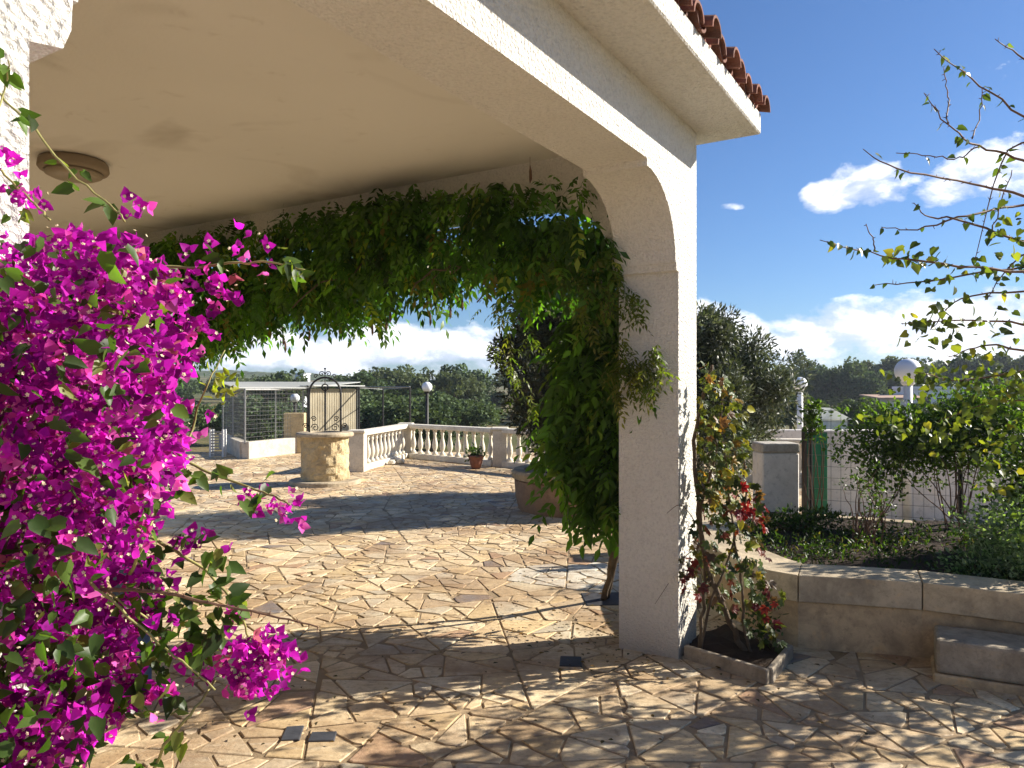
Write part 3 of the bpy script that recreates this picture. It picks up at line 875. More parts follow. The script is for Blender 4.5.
# cane screen and the open frame right of it
sc = thing('cane_screen', (-4.9, 18.4, 0), 'tall cream cane screen panels beside the wire enclosure', 'screen')
s0 = c1 + Vector((.12, .05, 0)); s1 = Vector(P(357, 400, 20.9)); s1.z = 0
mb = MB(); d = s1 - s0; k = 62
for i in range(k):
    a = s0 + d * (i / k); b = s0 + d * ((i + .92) / k); off = .012 * math.sin(i * 2.1)
    mb.boxd((a.x, a.y + off), (b.x, b.y + off), .03, .25, 1.63 + .01 * math.sin(i * 3.3))
mb.build('canes', M_SCREEN, sc)
for f_ in (0, .34, .66, 1.0):
    p = s0 + d * f_; MB().tube([(p.x, p.y - .04, 0), (p.x, p.y - .04, 1.72)], .025, 6).build('post', M_IRON, sc)
MB().boxd((s0.x, s0.y), (s1.x, s1.y), .5, 1.70, 1.73, .05).build('top_sheet', M_SHEET, sc)
fr = thing('tube_frame', (-4, 19.6, 0), 'bare thin tube frame with three posts behind the balustrade', 'frame')
fpts = [Vector((*P(359, 400, 21.0)[:2], 0)), Vector((*P(383, 400, 22.5)[:2], 0)), Vector((*P(410, 400, 20.0)[:2], 0))]
for p in fpts: MB().tube([(p.x, p.y, -1.0), (p.x, p.y, 1.68)], .028, 6).build('post', M_IRON, fr)
MB().tube([(fpts[0].x, fpts[0].y, 1.68), (fpts[2].x, fpts[2].y, 1.68)], .022, 6).build('rail', M_GALV, fr)
MB().tube([(fpts[0].x, fpts[0].y, 1.66), (fpts[1].x, fpts[1].y, 1.62), (fpts[2].x, fpts[2].y, 1.67)], .014, 6).build('rail', M_GALV, fr)
# stone block kept in the enclosure
p = Vector((*P(295, 430, 18.9)[:2], 0)); o = MB().box(p.x - .26, p.x + .26, p.y - .1, p.y + .1, 0, 1.02).build('stone_block', M_WELL, bevel=.01)
tag(o, 'upright cream stone panel standing inside the wire enclosure', 'stone block')
# slatted crate on the far left
p = G(218, 457); cr = thing('slatted_crate', (p.x, p.y, 0), 'upright slatted crate leaning beside the enclosure wall', 'crate')
mb = MB()
for sx in (-.15, .15): mb.box(p.x + sx - .02, p.x + sx + .02, p.y - .1, p.y - .06, 0, .66); mb.box(p.x + sx - .02, p.x + sx + .02, p.y + .06, p.y + .1, 0, .66)
mb.build('uprights', M_POLEW, cr)
mb = MB()
for i in range(9): mb.box(p.x - .13, p.x + .13, p.y - .095, p.y - .075, .04 + i * .068, .075 + i * .068)
mb.build('slats', M_GALV, cr)

# ------------------------------------------------------------------ globe lamps
def lamp(px, py, r_px, Y, zbase, polem, pr, label):
    c = P(px, py, Y); r = r_px / FPX * Y
    th = thing('globe_lamp', (c.x, c.y, zbase), label, 'garden lamp', 'globe lamps on poles round the garden')
    MB().tube([(c.x, c.y, zbase), (c.x, c.y, c.z - r * .95)], pr, 10).build('pole', polem, th, smooth=True)
    MB().lathe((c.x, c.y, c.z - r * 1.15), [(pr * 1.1, 0), (r * .5, .02), (r * .55, .05), (r * .4, .06)], 16).build('collar', polem, th)
    bm = bmesh.new(); bmesh.ops.create_uvsphere(bm, u_segments=28, v_segments=18, radius=r); me = bpy.data.meshes.new('globe'); bm.to_mesh(me); bm.free()
    me.transform(Matrix.Translation(c)); link('globe', me, M_GLOBE, th, True)
lamp(908, 371, 12.5, 8.9, .02, M_POLEW, .05, 'largest white globe lamp on a thick white pole above the garden wall')
lamp(800, 384, 7, 15.5, .0, M_POLEW, .06, 'white globe lamp on a white pole behind the gate pillar')
lamp(427, 387, 5.2, 21, -1.2, M_IRON, .045, 'small globe lamp on a thin black pole behind the balustrade')
lamp(295, 398, 4.5, 22, -1.2, M_IRON, .045, 'small globe lamp seen through the mesh of the enclosure')


# ------------------------------------------------------------------ plants
def bez(p0, p1, p2, k=8):
    p0, p1, p2 = map(Vector, (p0, p1, p2)); return [(p0 * (1 - t_) ** 2 + p1 * 2 * t_ * (1 - t_) + p2 * t_ * t_) for t_ in np.linspace(0, 1, k)]


def spline(pts, k=5, wob=0.0):
    """Catmull-Rom through the points"""
    P_ = [Vector(p) for p in pts]; P_ = [P_[0] * 2 - P_[1]] + P_ + [P_[-1] * 2 - P_[-2]]; out = []
    for i in range(1, len(P_) - 2):
        for j in range(k):
            t_ = j / k; a, b, c, d_ = P_[i - 1:i + 3]
            q = .5 * ((2 * b) + (c - a) * t_ + (2 * a - 5 * b + 4 * c - d_) * t_ ** 2 + (3 * b - a - 3 * c + d_) * t_ ** 3)
            out.append(q + Vector((random.uniform(-wob, wob), random.uniform(-wob, wob), random.uniform(-wob, wob))))
    out.append(P_[-2]); return out


def compound(O, D, length, k=9, ll=.055, sag=.5):
    """pinnate leaves: returns arrays for leaflets. O,D (n,3)"""
    n = len(O); D = unit(D); Os = []; Ds = []; Ns = []
    side = unit(np.cross(D, np.array([0, 0, 1.0]) + rng.normal(0, .3, (n, 3))))
    up = np.cross(side, D)
    for i in range(k):
        f_ = (i // 2 + 1) / (k / 2 + .5); pos = O + D * (length * f_)[:, None] + np.array([0, 0, -1]) * (sag * length * f_ * f_)[:, None]
        s = 0 if i == k - 1 else (1 if i % 2 else -1)
        d_ = unit(D * .55 + side * s * .85 + np.array([0, 0, -.45]) + rng.normal(0, .15, (n, 3)))
        Os.append(pos); Ds.append(d_); Ns.append(up + rng.normal(0, .3, (n, 3)))
    return np.concatenate(Os), np.concatenate(Ds), np.concatenate(Ns)


GREENV = [(.06, .135, .022), (.10, .19, .03), (.04, .09, .016), (.20, .24, .04), (.20, .15, .04)]


def make_vine():
    c = W(4.6, 2.4)
    th = thing('wisteria_vine', (.67, 5.68, 0), 'dark green wisteria climbing behind the pillar and draped under the end arch', 'climbing plant')
    # trunk and limbs
    def cu(px, py, u):   # point at bearing px on the plane u
        rx = (px - 512) / FPX; Y = u / (SA + CA * rx); return P(px, py, Y)
    tr = MB(); random.seed(4)
    base = Vector((.70, 5.66, 0))
    tr.tube(spline([base, cu(614, 545, 5.05), cu(608, 480, 5.0), cu(600, 400, 4.9), cu(610, 320, 4.8), cu(585, 260, 4.75), cu(520, 225, 4.7), cu(420, 235, 4.7), cu(300, 262, 4.7), cu(200, 290, 4.75), cu(60, 330, 4.8)], 5, .012),
            list(np.linspace(.024, .011, 51)), 8)
    tr.tube(spline([base + Vector((.03, .03, 0)), cu(619, 520, 4.95), cu(606, 440, 4.95), cu(612, 360, 4.85), cu(590, 290, 4.7)], 5, .012), list(np.linspace(.018, .010, 21)), 8)
    for i in range(26):
        px = random.uniform(150, 600); y0 = 215 + (600 - px) * .10; a = cu(px, y0 + random.uniform(0, 50), random.uniform(4.15, 4.9))
        b = a + Vector((random.uniform(-.4, .4), random.uniform(-.3, .3), random.uniform(-.35, .05))); tr.tube(spline([a, (a + b) / 2 + Vector((0, 0, .08)), b], 4, .01), .006, 4)
    tr.build('stems', M_BARK, th, smooth=True)
    # hanging pinnate leaves. polygon measured on plane u=4.3
    def nz(px, py):
        q = cu(px, py, 4.3); return (-SA * q.x + CA * q.y, q.z)
    upper = [nz(*p) for p in ((60, 290), (130, 262), (200, 240), (250, 240), (330, 225), (390, 205), (440, 200), (470, 190), (545, 190), (585, 205), (612, 235), (625, 280), (600, 290), (560, 268), (540, 278), (505, 282),
                              (480, 248), (440, 246), (400, 262), (345, 290), (300, 304), (250, 296), (215, 318), (150, 340), (60, 370))]
    n = 5600
    pts, ci = clumpy(upper, n, 360, (.10, .055))
    hc = nz(543, 283); keep = ((pts[:, 0] - hc[0]) / .14) ** 2 + ((pts[:, 1] - .1 - hc[1]) / .15) ** 2 > 1; pts = pts[keep]; n = len(pts)
    zz = np.minimum(pts[:, 1], 3.06)
    lowf = zz < 2.86
    U = np.where(lowf, rng.uniform(4.12, 5.05, n), rng.uniform(4.02, 4.27, n))
    O = np.stack([CA * U - SA * pts[:, 0], SA * U + CA * pts[:, 0], zz + (U - 4.3) * -.04], 1)
    D = rdir(n, (0, 0, -.95)); D[:, 2] = -np.abs(D[:, 2]) * .9 - .1
    L = rng.uniform(.10, .22, n)
    LO, LD, LN = compound(O, D, L, 9)
    C = np.tile(pal(n, GREENV, [4, 4, 3, .8, .35], .25), (9, 1))
    leaves('foliage', LO, LD, LN, rng.uniform(.055, .105, len(LO)), .40, C, M_VLEAF, th, T_SLIM)
    # upright young shoots along the top edge
    n = 120; t_ = rng.uniform(0, 1, n); px = 190 + t_ * 400; py = 240 - (px - 190) * .13 - rng.uniform(-8, 6, n)
    O = np.array([cu(a, b, 4.2) for a, b in zip(px, py)]); O[:, 2] = np.minimum(O[:, 2], 2.99)
    D = rdir(n, (0, 0, .3)); LO, LD, LN = compound(O, D, rng.uniform(.08, .16, n), 9, sag=.2)
    leaves('young_shoots', LO, LD, LN, .05, .38, np.tile(pal(n, GREENV, [4, 4, 3, 1, .3]), (9, 1)), M_VLEAF, th, T_SLIM)
    # curtain that hangs outside the pillar
    def nz5(px, py):
        q = cu(px, py, 4.58); return (-SA * q.x + CA * q.y, q.z)
    curt = [nz5(*p) for p in ((590, 300), (640, 300), (650, 420), (640, 485), (622, 505), (594, 496), (578, 482), (570, 460), (562, 435), (569, 400), (566, 365), (580, 335))]
    n = 1150; pts, ci = clumpy(curt, n, 160, (.07, .07)); U = rng.uniform(4.40, 4.76, n)
    O = np.stack([CA * U - SA * pts[:, 0], SA * U + CA * pts[:, 0], pts[:, 1]], 1)
    D = rdir(n, (-.1, -.1, -.8)); LO, LD, LN = compound(O, D, rng.uniform(.13, .24, n), 9)
    leaves('leaf_curtain', LO, LD, LN, rng.uniform(.07, .115, len(LO)), .40, np.tile(pal(n, [(.07, .14, .02), (.11, .21, .03), (.05, .10, .02), (.19, .25, .05)], [3, 3, 2, 1], .2), (9, 1)), M_VLEAF, th, T_LEAF)
    # sunny sprays that reach round the pillar's edge
    sp = []
    for (x0, y0, x1, y1, k, u) in ((540, 262, 645, 300, 30, 4.18), (560, 275, 640, 325, 26, 4.16), (590, 250, 632, 300, 20, 4.14), (570, 300, 625, 350, 20, 4.2), (615, 400, 655, 345, 40, 4.15), (600, 375, 660, 370, 36, 4.12), (612, 345, 650, 390, 30, 4.14), (500, 275, 510, 370, 16, 4.5), (480, 300, 550, 350, 20, 4.7), (490, 340, 540, 420, 20, 4.9), (555, 470, 585, 440, 14, 4.6)):
        for i in range(k):
            f_ = (i + .5) / k; q = cu(x0 + (x1 - x0) * f_ + random.uniform(-5, 5), y0 + (y1 - y0) * f_ + random.uniform(-6, 6) - 18 * f_ * (1 - f_), u + random.uniform(-.04, .06)); sp.append(q)
    O = np.array(sp); n = len(O); D = rdir(n, (.3, -.1, -.7)); LO, LD, LN = compound(O, D, rng.uniform(.07, .13, n), 9)
    leaves('outer_sprays', LO, LD, LN, rng.uniform(.035, .055, len(LO)), .32, np.tile(pal(n, [(.12, .14, .03), (.20, .19, .05), (.07, .10, .02)], [2, 1, 2], .2), (9, 1)), M_VLEAF, th, T_SLIM)
    # seed pods
    for (px, py) in ((283, 345), (285, 352), (309, 340), (430, 325), (372, 322), (386, 330), (390, 322), (347, 322), (372, 335), (450, 318), (530, 182), (462, 310)):
        q = cu(px, py, 4.75) if py > 200 else cu(px, py, 4.2); 
        if py < 200: q.z = min(q.z, 3.05)
        mb = MB(); mb.tube([q + Vector((0, 0, .22)), q + Vector((0, 0, .11))], .0015, 3); mb.tube([q + Vector((0, 0, .11)), q + Vector((.003, 0, .07)), q + Vector((.004, 0, .02)), q + Vector((.0, 0, -.01))], [.002, .010, .011, .002], 6); mb.build('seed_pod', M_TWIG, th)


make_vine()


def make_creeper():
    th = thing('virginia_creeper', (1.45, 4.45, .05), 'autumn creeper with green yellow and red leaves climbing the right side of the pillar', 'climbing plant')
    random.seed(12)
    mb = MB()
    lines = [[(757, 668), (738, 640), (722, 600), (705, 560), (698, 500), (695, 440), (705, 390), (712, 365)],
             [(700, 662), (702, 620), (705, 570), (700, 520), (712, 470), (720, 420), (722, 385)],
             [(757, 668), (745, 630), (742, 590), (735, 540), (730, 500), (725, 450)],
             [(700, 655), (712, 600), (728, 560), (745, 500), (742, 450)],
             [(695, 520), (680, 505), (665, 515)], [(704, 560), (690, 575), (672, 582)], [(702, 545), (682, 560), (655, 604)]]
    for i, l in enumerate(lines):
        pts = spline([P(x, y, 4.42 + .04 * math.sin(j * 1.7 + i)) for j, (x, y) in enumerate(l)], 4, .008)
        r = (.020, .012, .010, .009, .003, .003, .003)[i]; mb.tube(pts, list(np.linspace(r, r * .45, len(pts))), 7)
    mb.build('stems', M_BARK, th, smooth=True)
    polys = [([(702, 362), (722, 375), (742, 400), (748, 450), (745, 500), (715, 530), (700, 500), (698, 430)], 270, [(.10, .15, .03), (.20, .22, .04), (.05, .08, .02), (.26, .18, .04), (.13, .08, .04)], [3.5, 2.4, 3, .8, 1.2]),
             [[(700, 480), (750, 470), (768, 520), (770, 580), (775, 640), (760, 650), (735, 620), (705, 600), (690, 560)], 230, [(.08, .12, .03), (.05, .08, .02), (.17, .05, .03), (.20, .19, .04), (.12, .08, .045)], [3, 3, 1, 1, 1.5]],
             [[(735, 480), (765, 505), (765, 530), (740, 520)], 22, [(.22, .02, .03), (.15, .012, .025)], [1, 1]],
             [[(668, 560), (700, 555), (705, 600), (680, 590)], 24, [(.17, .03, .03), (.10, .10, .03), (.10, .03, .03)], [1, 1.2, 1]],
             [[(755, 560), (785, 600), (780, 650), (755, 640)], 40, [(.18, .03, .03), (.08, .12, .03), (.05, .08, .02)], [.7, 1, 1]]]
    O = []; C = []
    for poly, n, cols, wt in polys:
        p = sample_poly(poly, n); Y = rng.uniform(4.22, 4.62, n)
        O.append(np.stack([(p[:, 0] - 512) / FPX * Y, Y, EYE - (p[:, 1] - HOR) / FPX * Y], 1)); C.append(pal(n, cols, wt, .25))
    O = np.concatenate(O); C = np.concatenate(C); n = len(O)
    # keep leaves out of the wall: in front of the facade or beyond the corner
    un = np.stack([CA * O[:, 0] + SA * O[:, 1], -SA * O[:, 0] + CA * O[:, 1]], 1)
    bad = (un[:, 1] > N0 - .03) & (un[:, 0] < UE + .03) & (un[:, 0] > UJ - .03)
    shift = np.where(bad, un[:, 1] - (N0 - .03), 0) + rng.uniform(0, .03, n) * bad; O[:, 0] += SA * shift; O[:, 1] -= CA * shift
    # five-fingered leaves
    D = rdir(n, (.2, -.3, -.6)); N = unit(np.array([.45, -.75, .5]) + rng.normal(0, .45, (n, 3))); S = unit(np.cross(D, N)); N = np.cross(S, D)
    LO = []; LD = []; LN = []; LL = []; LC = []
    size = rng.uniform(.035, .062, n)
    for a, f_ in ((-80, .65), (-38, .9), (0, 1), (38, .9), (80, .65)):
        d_ = D * math.cos(R(a)) + S * math.sin(R(a)); LO.append(O); LD.append(d_); LN.append(N + rng.normal(0, .12, (n, 3))); LL.append(size * f_); LC.append(C)
    leaves('foliage', np.concatenate(LO), np.concatenate(LD), np.concatenate(LN), np.concatenate(LL), .55, np.concatenate(LC), M_CREEP, th, T_LEAF)
    # big single yellow leaves near the top
    q = np.array([P(x, y, 4.3) for x, y in ((747, 408), (712, 425), (729, 425), (715, 392), (740, 520), (726, 470), (750, 545))]); n = len(q)
    leaves('yellow_leaves', q, rdir(n, (.2, 0, -1)), np.tile([.3, -1, .3], (n, 1)) + rng.normal(0, .2, (n, 3)), .07, .6, pal(n, [(.42, .42, .04)], [1], .1), M_CREEP, th, T_HEART)


make_creeper()


def canopy_tree(name, base, label, cat, group, height, centre, rad, nleaf, leaf, wd, cols, wts, leafmat, barkmat, tr=.11, nblob=40, blob=.36, seed=1, tmpl=T_SLIM, trunk_to=.55, nlimb=9, bias=(0, 0, .2), shell=.5):
    """trunk, limbs, and a crown of leaf clumps filling an uneven volume"""
    global rng
    rng = np.random.default_rng(seed); random.seed(seed)
    base = Vector(base); centre = Vector(centre); rad = Vector(rad)
    th = thing(name, base, label, cat, group)
    # clump centres
    dirs = unit(rng.normal(size=(nblob, 3))); rr = rng.uniform(shell, 1.0, (nblob, 1)) ** .7
    bc = np.array(centre) + dirs * rr * np.array(rad) * (1 + rng.normal(0, .10, (nblob, 1)))
    mb = MB(); fork = base.lerp(centre, trunk_to); fork.x += random.uniform(-.1, .1)
    mb.tube(spline([base - Vector((0, 0, .1)), base.lerp(fork, .5) + Vector((random.uniform(-.08, .08), random.uniform(-.08, .08), 0)), fork], 4, .01), list(np.linspace(tr, tr * .7, 9)), 9)
    for i in range(nlimb):
        t_ = Vector(bc[i * nblob // nlimb]); m_ = fork.lerp(t_, .5) + Vector((random.uniform(-.15, .15) * rad.x, random.uniform(-.15, .15) * rad.y, random.uniform(0, .15) * rad.z))
        mb.tube(spline([fork - Vector((0, 0, .05)), m_, t_], 4, .01), list(np.linspace(tr * .5, tr * .1, 9)), 6)
    mb.build('trunk', barkmat, th, smooth=True)
    w = rng.uniform(.5, 1.3, nblob); ci = rng.choice(nblob, nleaf, p=w / w.sum())
    off = unit(rng.normal(size=(nleaf, 3))) * (rng.uniform(0, 1, (nleaf, 1)) ** .5); bs = rng.uniform(.6, 1.25, (nblob, 1))[ci]
    O = bc[ci] + off * np.array(rad) * blob * bs
    D = unit(off + rng.normal(0, .6, (nleaf, 3)) + np.array(bias)); N = rdir(nleaf, (0, 0, .6))
    C = pal(nleaf, cols, wts, .22) * np.exp(rng.normal(0, .18, (nblob, 1)))[ci]
    leaves('crown', O, D, N, leaf * rng.uniform(.7, 1.3, nleaf), wd, C, leafmat, th, tmpl)
    return th


OLV = [(.06, .075, .04), (.10, .12, .075), (.15, .17, .12), (.04, .055, .025)]
canopy_tree('olive_tree', (3.0, 11.6, 0), 'silvery green olive tree growing behind the right edge of the pillar', 'olive tree', None, 3, (2.55, 11.2, 1.55), (1.50, 1.2, 1.32), 80000, .09, .30, OLV, [3, 3, 2, 2], M_OLEAF, M_BARKG, nblob=150, blob=.26, seed=31, shell=.2)
canopy_tree('olive_tree', (1.0, 10.1, .45), 'darker olive tree rooted in the round stone planter', 'olive tree', None, 3, (.75, 10.0, 1.80), (1.10, 1.0, 1.15), 62000, .085, .32, [(.035, .045, .02), (.05, .055, .03), (.07, .065, .045), (.025, .03, .015)], [3, 3, 1, 2], M_OLEAF, M_BARKG, nblob=110, blob=.28, seed=35, shell=.15)


def make_right_tree():
    """young fruit tree rooted in the bed just outside the frame, its branches reach in"""
    global rng
    rng = np.random.default_rng(77); random.seed(77)
    base = Vector((3.95, 4.45, .37))
    th = thing('fruit_tree', base, 'thinly leaved young tree with long bare twigs reaching across the sky at the right edge', 'tree')
    mb = MB()
    fork = Vector((3.9, 4.4, 1.2)); top = Vector((3.95, 4.4, 2.5))
    mb.tube(spline([base - Vector((0, 0, .1)), Vector((3.97, 4.43, .8)), fork, Vector((3.9, 4.4, 1.8)), top], 4, .01), list(np.linspace(.07, .03, 17)), 9)
    mb.build('trunk', M_BARKG, th, smooth=True)
    Yt = 3.5
    br = [([(1080, 165), (1024, 117), (971, 78), (934, 49)], 3.4, 1.5), ([(1090, 185), (1024, 161), (978, 146), (947, 124), (924, 93)], 3.5, 1), ([(1090, 215), (1024, 196), (971, 183), (897, 168), (863, 149)], 3.3, .8),
          ([(1090, 262), (1024, 242), (961, 220), (930, 217), (914, 203)], 3.5, 1), ([(1080, 200), (1024, 205), (968, 215), (917, 229), (881, 227)], 3.6, .9), ([(1090, 285), (1024, 272), (942, 265), (881, 255), (820, 240)], 3.3, 1.8),
          ([(1090, 275), (1024, 268), (932, 280), (875, 285)], 3.5, 1.8), ([(1090, 335), (1024, 324), (959, 321), (902, 324)], 3.4, 1.4), ([(1090, 365), (1020, 349), (982, 346), (949, 357)], 3.5, 1.2), ([(1080, 100), (1024, 60), (995, 39)], 3.4, 1),
          ([(1090, 300), (1040, 290), (960, 300), (930, 330)], 3.5, 1.4), ([(1090, 385), (1024, 372), (960, 380), (915, 372)], 3.9, 2.0), ([(1090, 410), (1010, 400), (940, 420)], 4.1, 2.0), ([(1080, 150), (1010, 150), (975, 260)], 3.6, .5),
          ([(978, 146), (958, 158), (930, 155), (896, 153)], 3.5, .7), ([(947, 124), (948, 95), (944, 70)], 3.5, .15), ([(971, 140), (980, 115), (982, 88)], 3.5, .6), ([(875, 253), (873, 240), (866, 224)], 3.3, .1), ([(990, 240), (1000, 205), (1012, 170)], 3.5, 1.2), ([(1090, 250), (1060, 240), (1015, 262), (985, 300)], 3.55, 1.6)]
    tw = MB(); O = []; Dv = []
    for pts, Y, dens in br:
        ps = [P(x, y, Y + .10 * math.sin(i * 2.0 + x)) for i, (x, y) in enumerate(pts)]
        if pts[0][0] > 1070:
            j = Vector((3.93, 4.4, max(1.0, min(2.6, ps[0].z - .25)))); ps = [j, j.lerp(ps[0], .6) + Vector((0, 0, .03))] + ps
        s = spline(ps, 5, .006); k = len(s); r0 = .011 if pts[0][0] > 1070 else .0035
        tw.tube(s, list(np.linspace(r0, .0018, k)), 6)
        for i in range(1, k):                    # spurs + leaves
            seg_ = (s[i] - s[i - 1]); L = seg_.length
            for q in range(max(1, int(L / .02))):
                p = s[i - 1].lerp(s[i], random.random()); d = Vector((random.uniform(-1, 1), random.uniform(-1, 1), random.uniform(-.6, 1))).normalized()
                if random.random() < .55: tw.tube([p, p + d * random.uniform(.008, .022)], [.0022, .001], 4)
                if random.random() < .30 * dens: O.append(p + d * .015); Dv.append((d.x * .6, d.y * .6, d.z * .3 - .6))
    tw.build('branches', M_TWIG, th, smooth=True)
    n = len(O)
    cols = [(.08, .13, .03), (.13, .19, .04), (.05, .09, .025), (.24, .24, .05)]
    leaves('leaves', O, np.array(Dv) + rng.normal(0, .3, (n, 3)), rdir(n, (0, -.8, .4)), rng.uniform(.028, .05, n), .62, pal(n, cols, [3, 2, 2, 1], .2), M_TLEAF, th, T_HEART)
    # big sunlit leaf groups, low on the right
    O = []
    for (x, y, rx, ry, k, Y) in ((936, 320, 22, 25, 55, 3.4), (1000, 330, 26, 25, 26, 3.6), (1000, 395, 40, 22, 90, 3.9), (920, 380, 30, 14, 46, 4.2), (960, 430, 60, 22, 120, 4.3), (1005, 470, 30, 25, 60, 4.2), (985, 370, 30, 14, 34, 4), (890, 420, 25, 14, 34, 4.6), (1010, 240, 16, 26, 26, 3.5), (905, 255, 40, 10, 30, 3.4)):
        for i in range(k):
            O.append(P(x + random.gauss(0, rx * .6), y + random.gauss(0, ry * .6), Y + random.gauss(0, .15)))
    n = len(O); leaves('large_leaves', O, rdir(n, (0, 0, -.7)), rdir(n, (.2, -.7, .5)), rng.uniform(.03, .058, n), .72, pal(n, [(.10, .14, .03), (.17, .21, .04), (.06, .09, .025), (.28, .27, .05)], [3, 2.6, 2.6, .6], .2), M_TLEAF, th, T_HEART)
    # the rest of the crown, right of the frame: throws the dappled shade
    c = MB(); O = []
    for i in range(120):
        a = random.uniform(0, 2 * math.pi); e = random.uniform(-.45, .8)
        j = Vector((3.93, 4.4, random.uniform(1.0, 2.5))); L = random.uniform(.9, 1.7)
        tip = j + Vector((math.cos(a) * math.cos(e) * L + .25, math.sin(a) * math.cos(e) * L * .9, math.sin(e) * L * .8))
        if tip.x / max(tip.y, .1) < (1030 - 512) / FPX or tip.y < 2.6 or tip.z > 1.95: continue
        s = spline([j, j.lerp(tip, .5) + Vector((0, 0, .1)), tip], 5, .02); c.tube(s, list(np.linspace(.014, .002, len(s))), 5)
        for p in s[3:]:
            for q in range(9): O.append(p + Vector((random.gauss(0, .10), random.gauss(0, .10), random.gauss(0, .08))))
    c.build('side_branches', M_BARKG, th, smooth=True)
    n = len(O); leaves('side_leaves', O, rdir(n, (0, 0, -.6)), rdir(n, (0, 0, .8)), rng.uniform(.04, .065, n), .65, pal(n, cols, [3, 2, 2, 1], .2), M_TLEAF, th, T_HEART)


make_right_tree()


def shrub(name, label, c, rad, nleaf, leaf, wd, cols, wts, mat, seed, nblob=24, tmpl=T_LEAF, blob=.4, group=None, stems=12, trans=(0, 0, .4)):
    global rng
    rng = np.random.default_rng(seed); random.seed(seed)
    c = Vector(c); th = thing(name, (c.x, c.y, .36), label, 'shrub' if 'climb' not in name else 'climbing plant', group)
    dirs = unit(rng.normal(size=(nblob, 3))); bc = np.array(c) + dirs * rng.uniform(.3, 1, (nblob, 1)) * np.array(rad)
    mb = MB(); b0 = Vector((c.x, c.y, .34))
    for i in range(stems):
        t_ = Vector(bc[i % nblob]); mb.tube(spline([b0 + Vector((random.uniform(-.1, .1), random.uniform(-.05, .05), 0)), b0.lerp(t_, .5) + Vector((random.uniform(-.08, .08), random.uniform(-.08, .08), .05)), t_], 4, .01), list(np.linspace(.007, .002, 9)), 5)
    mb.build('stems', M_TWIG, th, smooth=True)
    ci = rng.choice(nblob, nleaf); off = unit(rng.normal(size=(nleaf, 3))) * rng.uniform(0, 1, (nleaf, 1)) ** .5
    O = bc[ci] + off * np.array(rad) * blob; D = unit(off + rng.normal(0, .6, (nleaf, 3)) + np.array(trans))
    leaves('foliage', O, D, rdir(nleaf, (0, -.3, .8)), leaf * rng.uniform(.7, 1.3, nleaf), wd, pal(nleaf, cols, wts, .25), mat, th, tmpl)
    return th


DKG = [(.05, .08, .02), (.08, .12, .03), (.035, .055, .015)]
shrub('grey_shrub', 'pale grey green bush with tiny leaves in the bed at the right edge', (3.55, 4.85, .62), (.72, .45, .36), 9000, .035, .5, [(.18, .23, .15), (.28, .33, .24), (.09, .13, .06)], [2, 2, 1.6], M_VLEAF, 5, 40)
shrub('fence_shrub', 'leafy dark green shrub grown through the right part of the wire fence', (3.95, 6.6, 1.22), (.95, .25, .46), 9000, .045, .5, [(.05, .08, .02), (.09, .14, .03), (.13, .18, .04)], [2, 2, 1], M_VLEAF, 6, 44)
shrub('fence_shrub', 'dense green shrub behind the grey bush at the right edge', (4.15, 5.5, 1.0), (.70, .35, .62), 7500, .05, .55, [(.05, .08, .02), (.10, .15, .03), (.16, .20, .04)], [2, 2, 1], M_VLEAF, 8, 40)
shrub('climbing_plant', 'thin climber twined on the post at the left end of the fence', (2.96, 7.3, 1.28), (.18, .10, .20), 420, .045, .55, [(.05, .08, .02), (.12, .17, .04)], [2, 1], M_VLEAF, 9, 16, stems=6)
shrub('hanging_shrub', 'sparse dark twiggy shrub hanging before the white wall in the middle of the fence', (3.35, 6.75, .95), (.40, .14, .38), 620, .04, .55, DKG, [1, 1, 1], M_VLEAF, 10, 26, blob=.22, stems=7)
shrub('twiggy_shrub', 'bare stemmed shrub rising from the middle of the bed', (2.80, 5.9, .75), (.24, .16, .38), 260, .035, .5, DKG, [1, 1, 1], M_VLEAF, 13, 18, blob=.2, stems=18)
shrub('leafy_tuft', 'low dark green tuft at the foot of the gate pillar', (2.45, 6.45, .42), (.45, .25, .14), 1300, .045, .4, DKG, [1, 1, 1], M_VLEAF, 14, 14)
# low cover in the bed
rng = np.random.default_rng(50)
bedp = np.array([(1.8, 4.95), (2.2, 4.85), (2.6, 4.75), (3.2, 4.45), (4.5, 3.9), (5.0, 5.6), (3.6, 6.45), (2.8, 6.8), (2.1, 6.6), (1.75, 5.8)])
n = 7500; p, _ = clumpy(bedp, n, 150, (.07, .07)); O = np.column_stack([p, rng.uniform(.34, .42, n) + .10 * (rng.random(n) ** 3)])
gc = leaves('ground_cover', O, rdir(n, (0, 0, .7)), rdir(n, (0, -.4, .7)), rng.uniform(.02, .05, n), .4, pal(n, [(.03, .05, .015), (.055, .085, .022), (.09, .07, .035), (.02, .03, .01)], [3, 2, 1, 1], .25), M_VLEAF)
tag(gc, 'dark low weeds and dead leaves covering the raised bed', 'ground cover', kind='stuff')
# small green plant beside the planting box
q = np.array([1.55, 4.62, .10]); n = 90
gp_ = thing('seedling', (1.55, 4.62, .05), 'small dark green seedling at the base of the curved garden wall', 'plant')
O = q + rng.normal(0, .05, (n, 3)) * [1, 1, .9] + [0, 0, .06]; leaves('foliage', O, rdir(n, (0, 0, .3)), rdir(n, (0, -.3, .8)), .04, .6, pal(n, [(.03, .06, .02), (.05, .09, .03)], [1, 1]), M_VLEAF, gp_)
mb = MB()
for i in range(7): mb.tube([(q[0] + random.gauss(0, .01), q[1] + random.gauss(0, .01), .04), (q[0] + random.gauss(0, .05), q[1] + random.gauss(0, .05), .17)], .003, 4)
mb.build('stems', M_STEM, gp_)

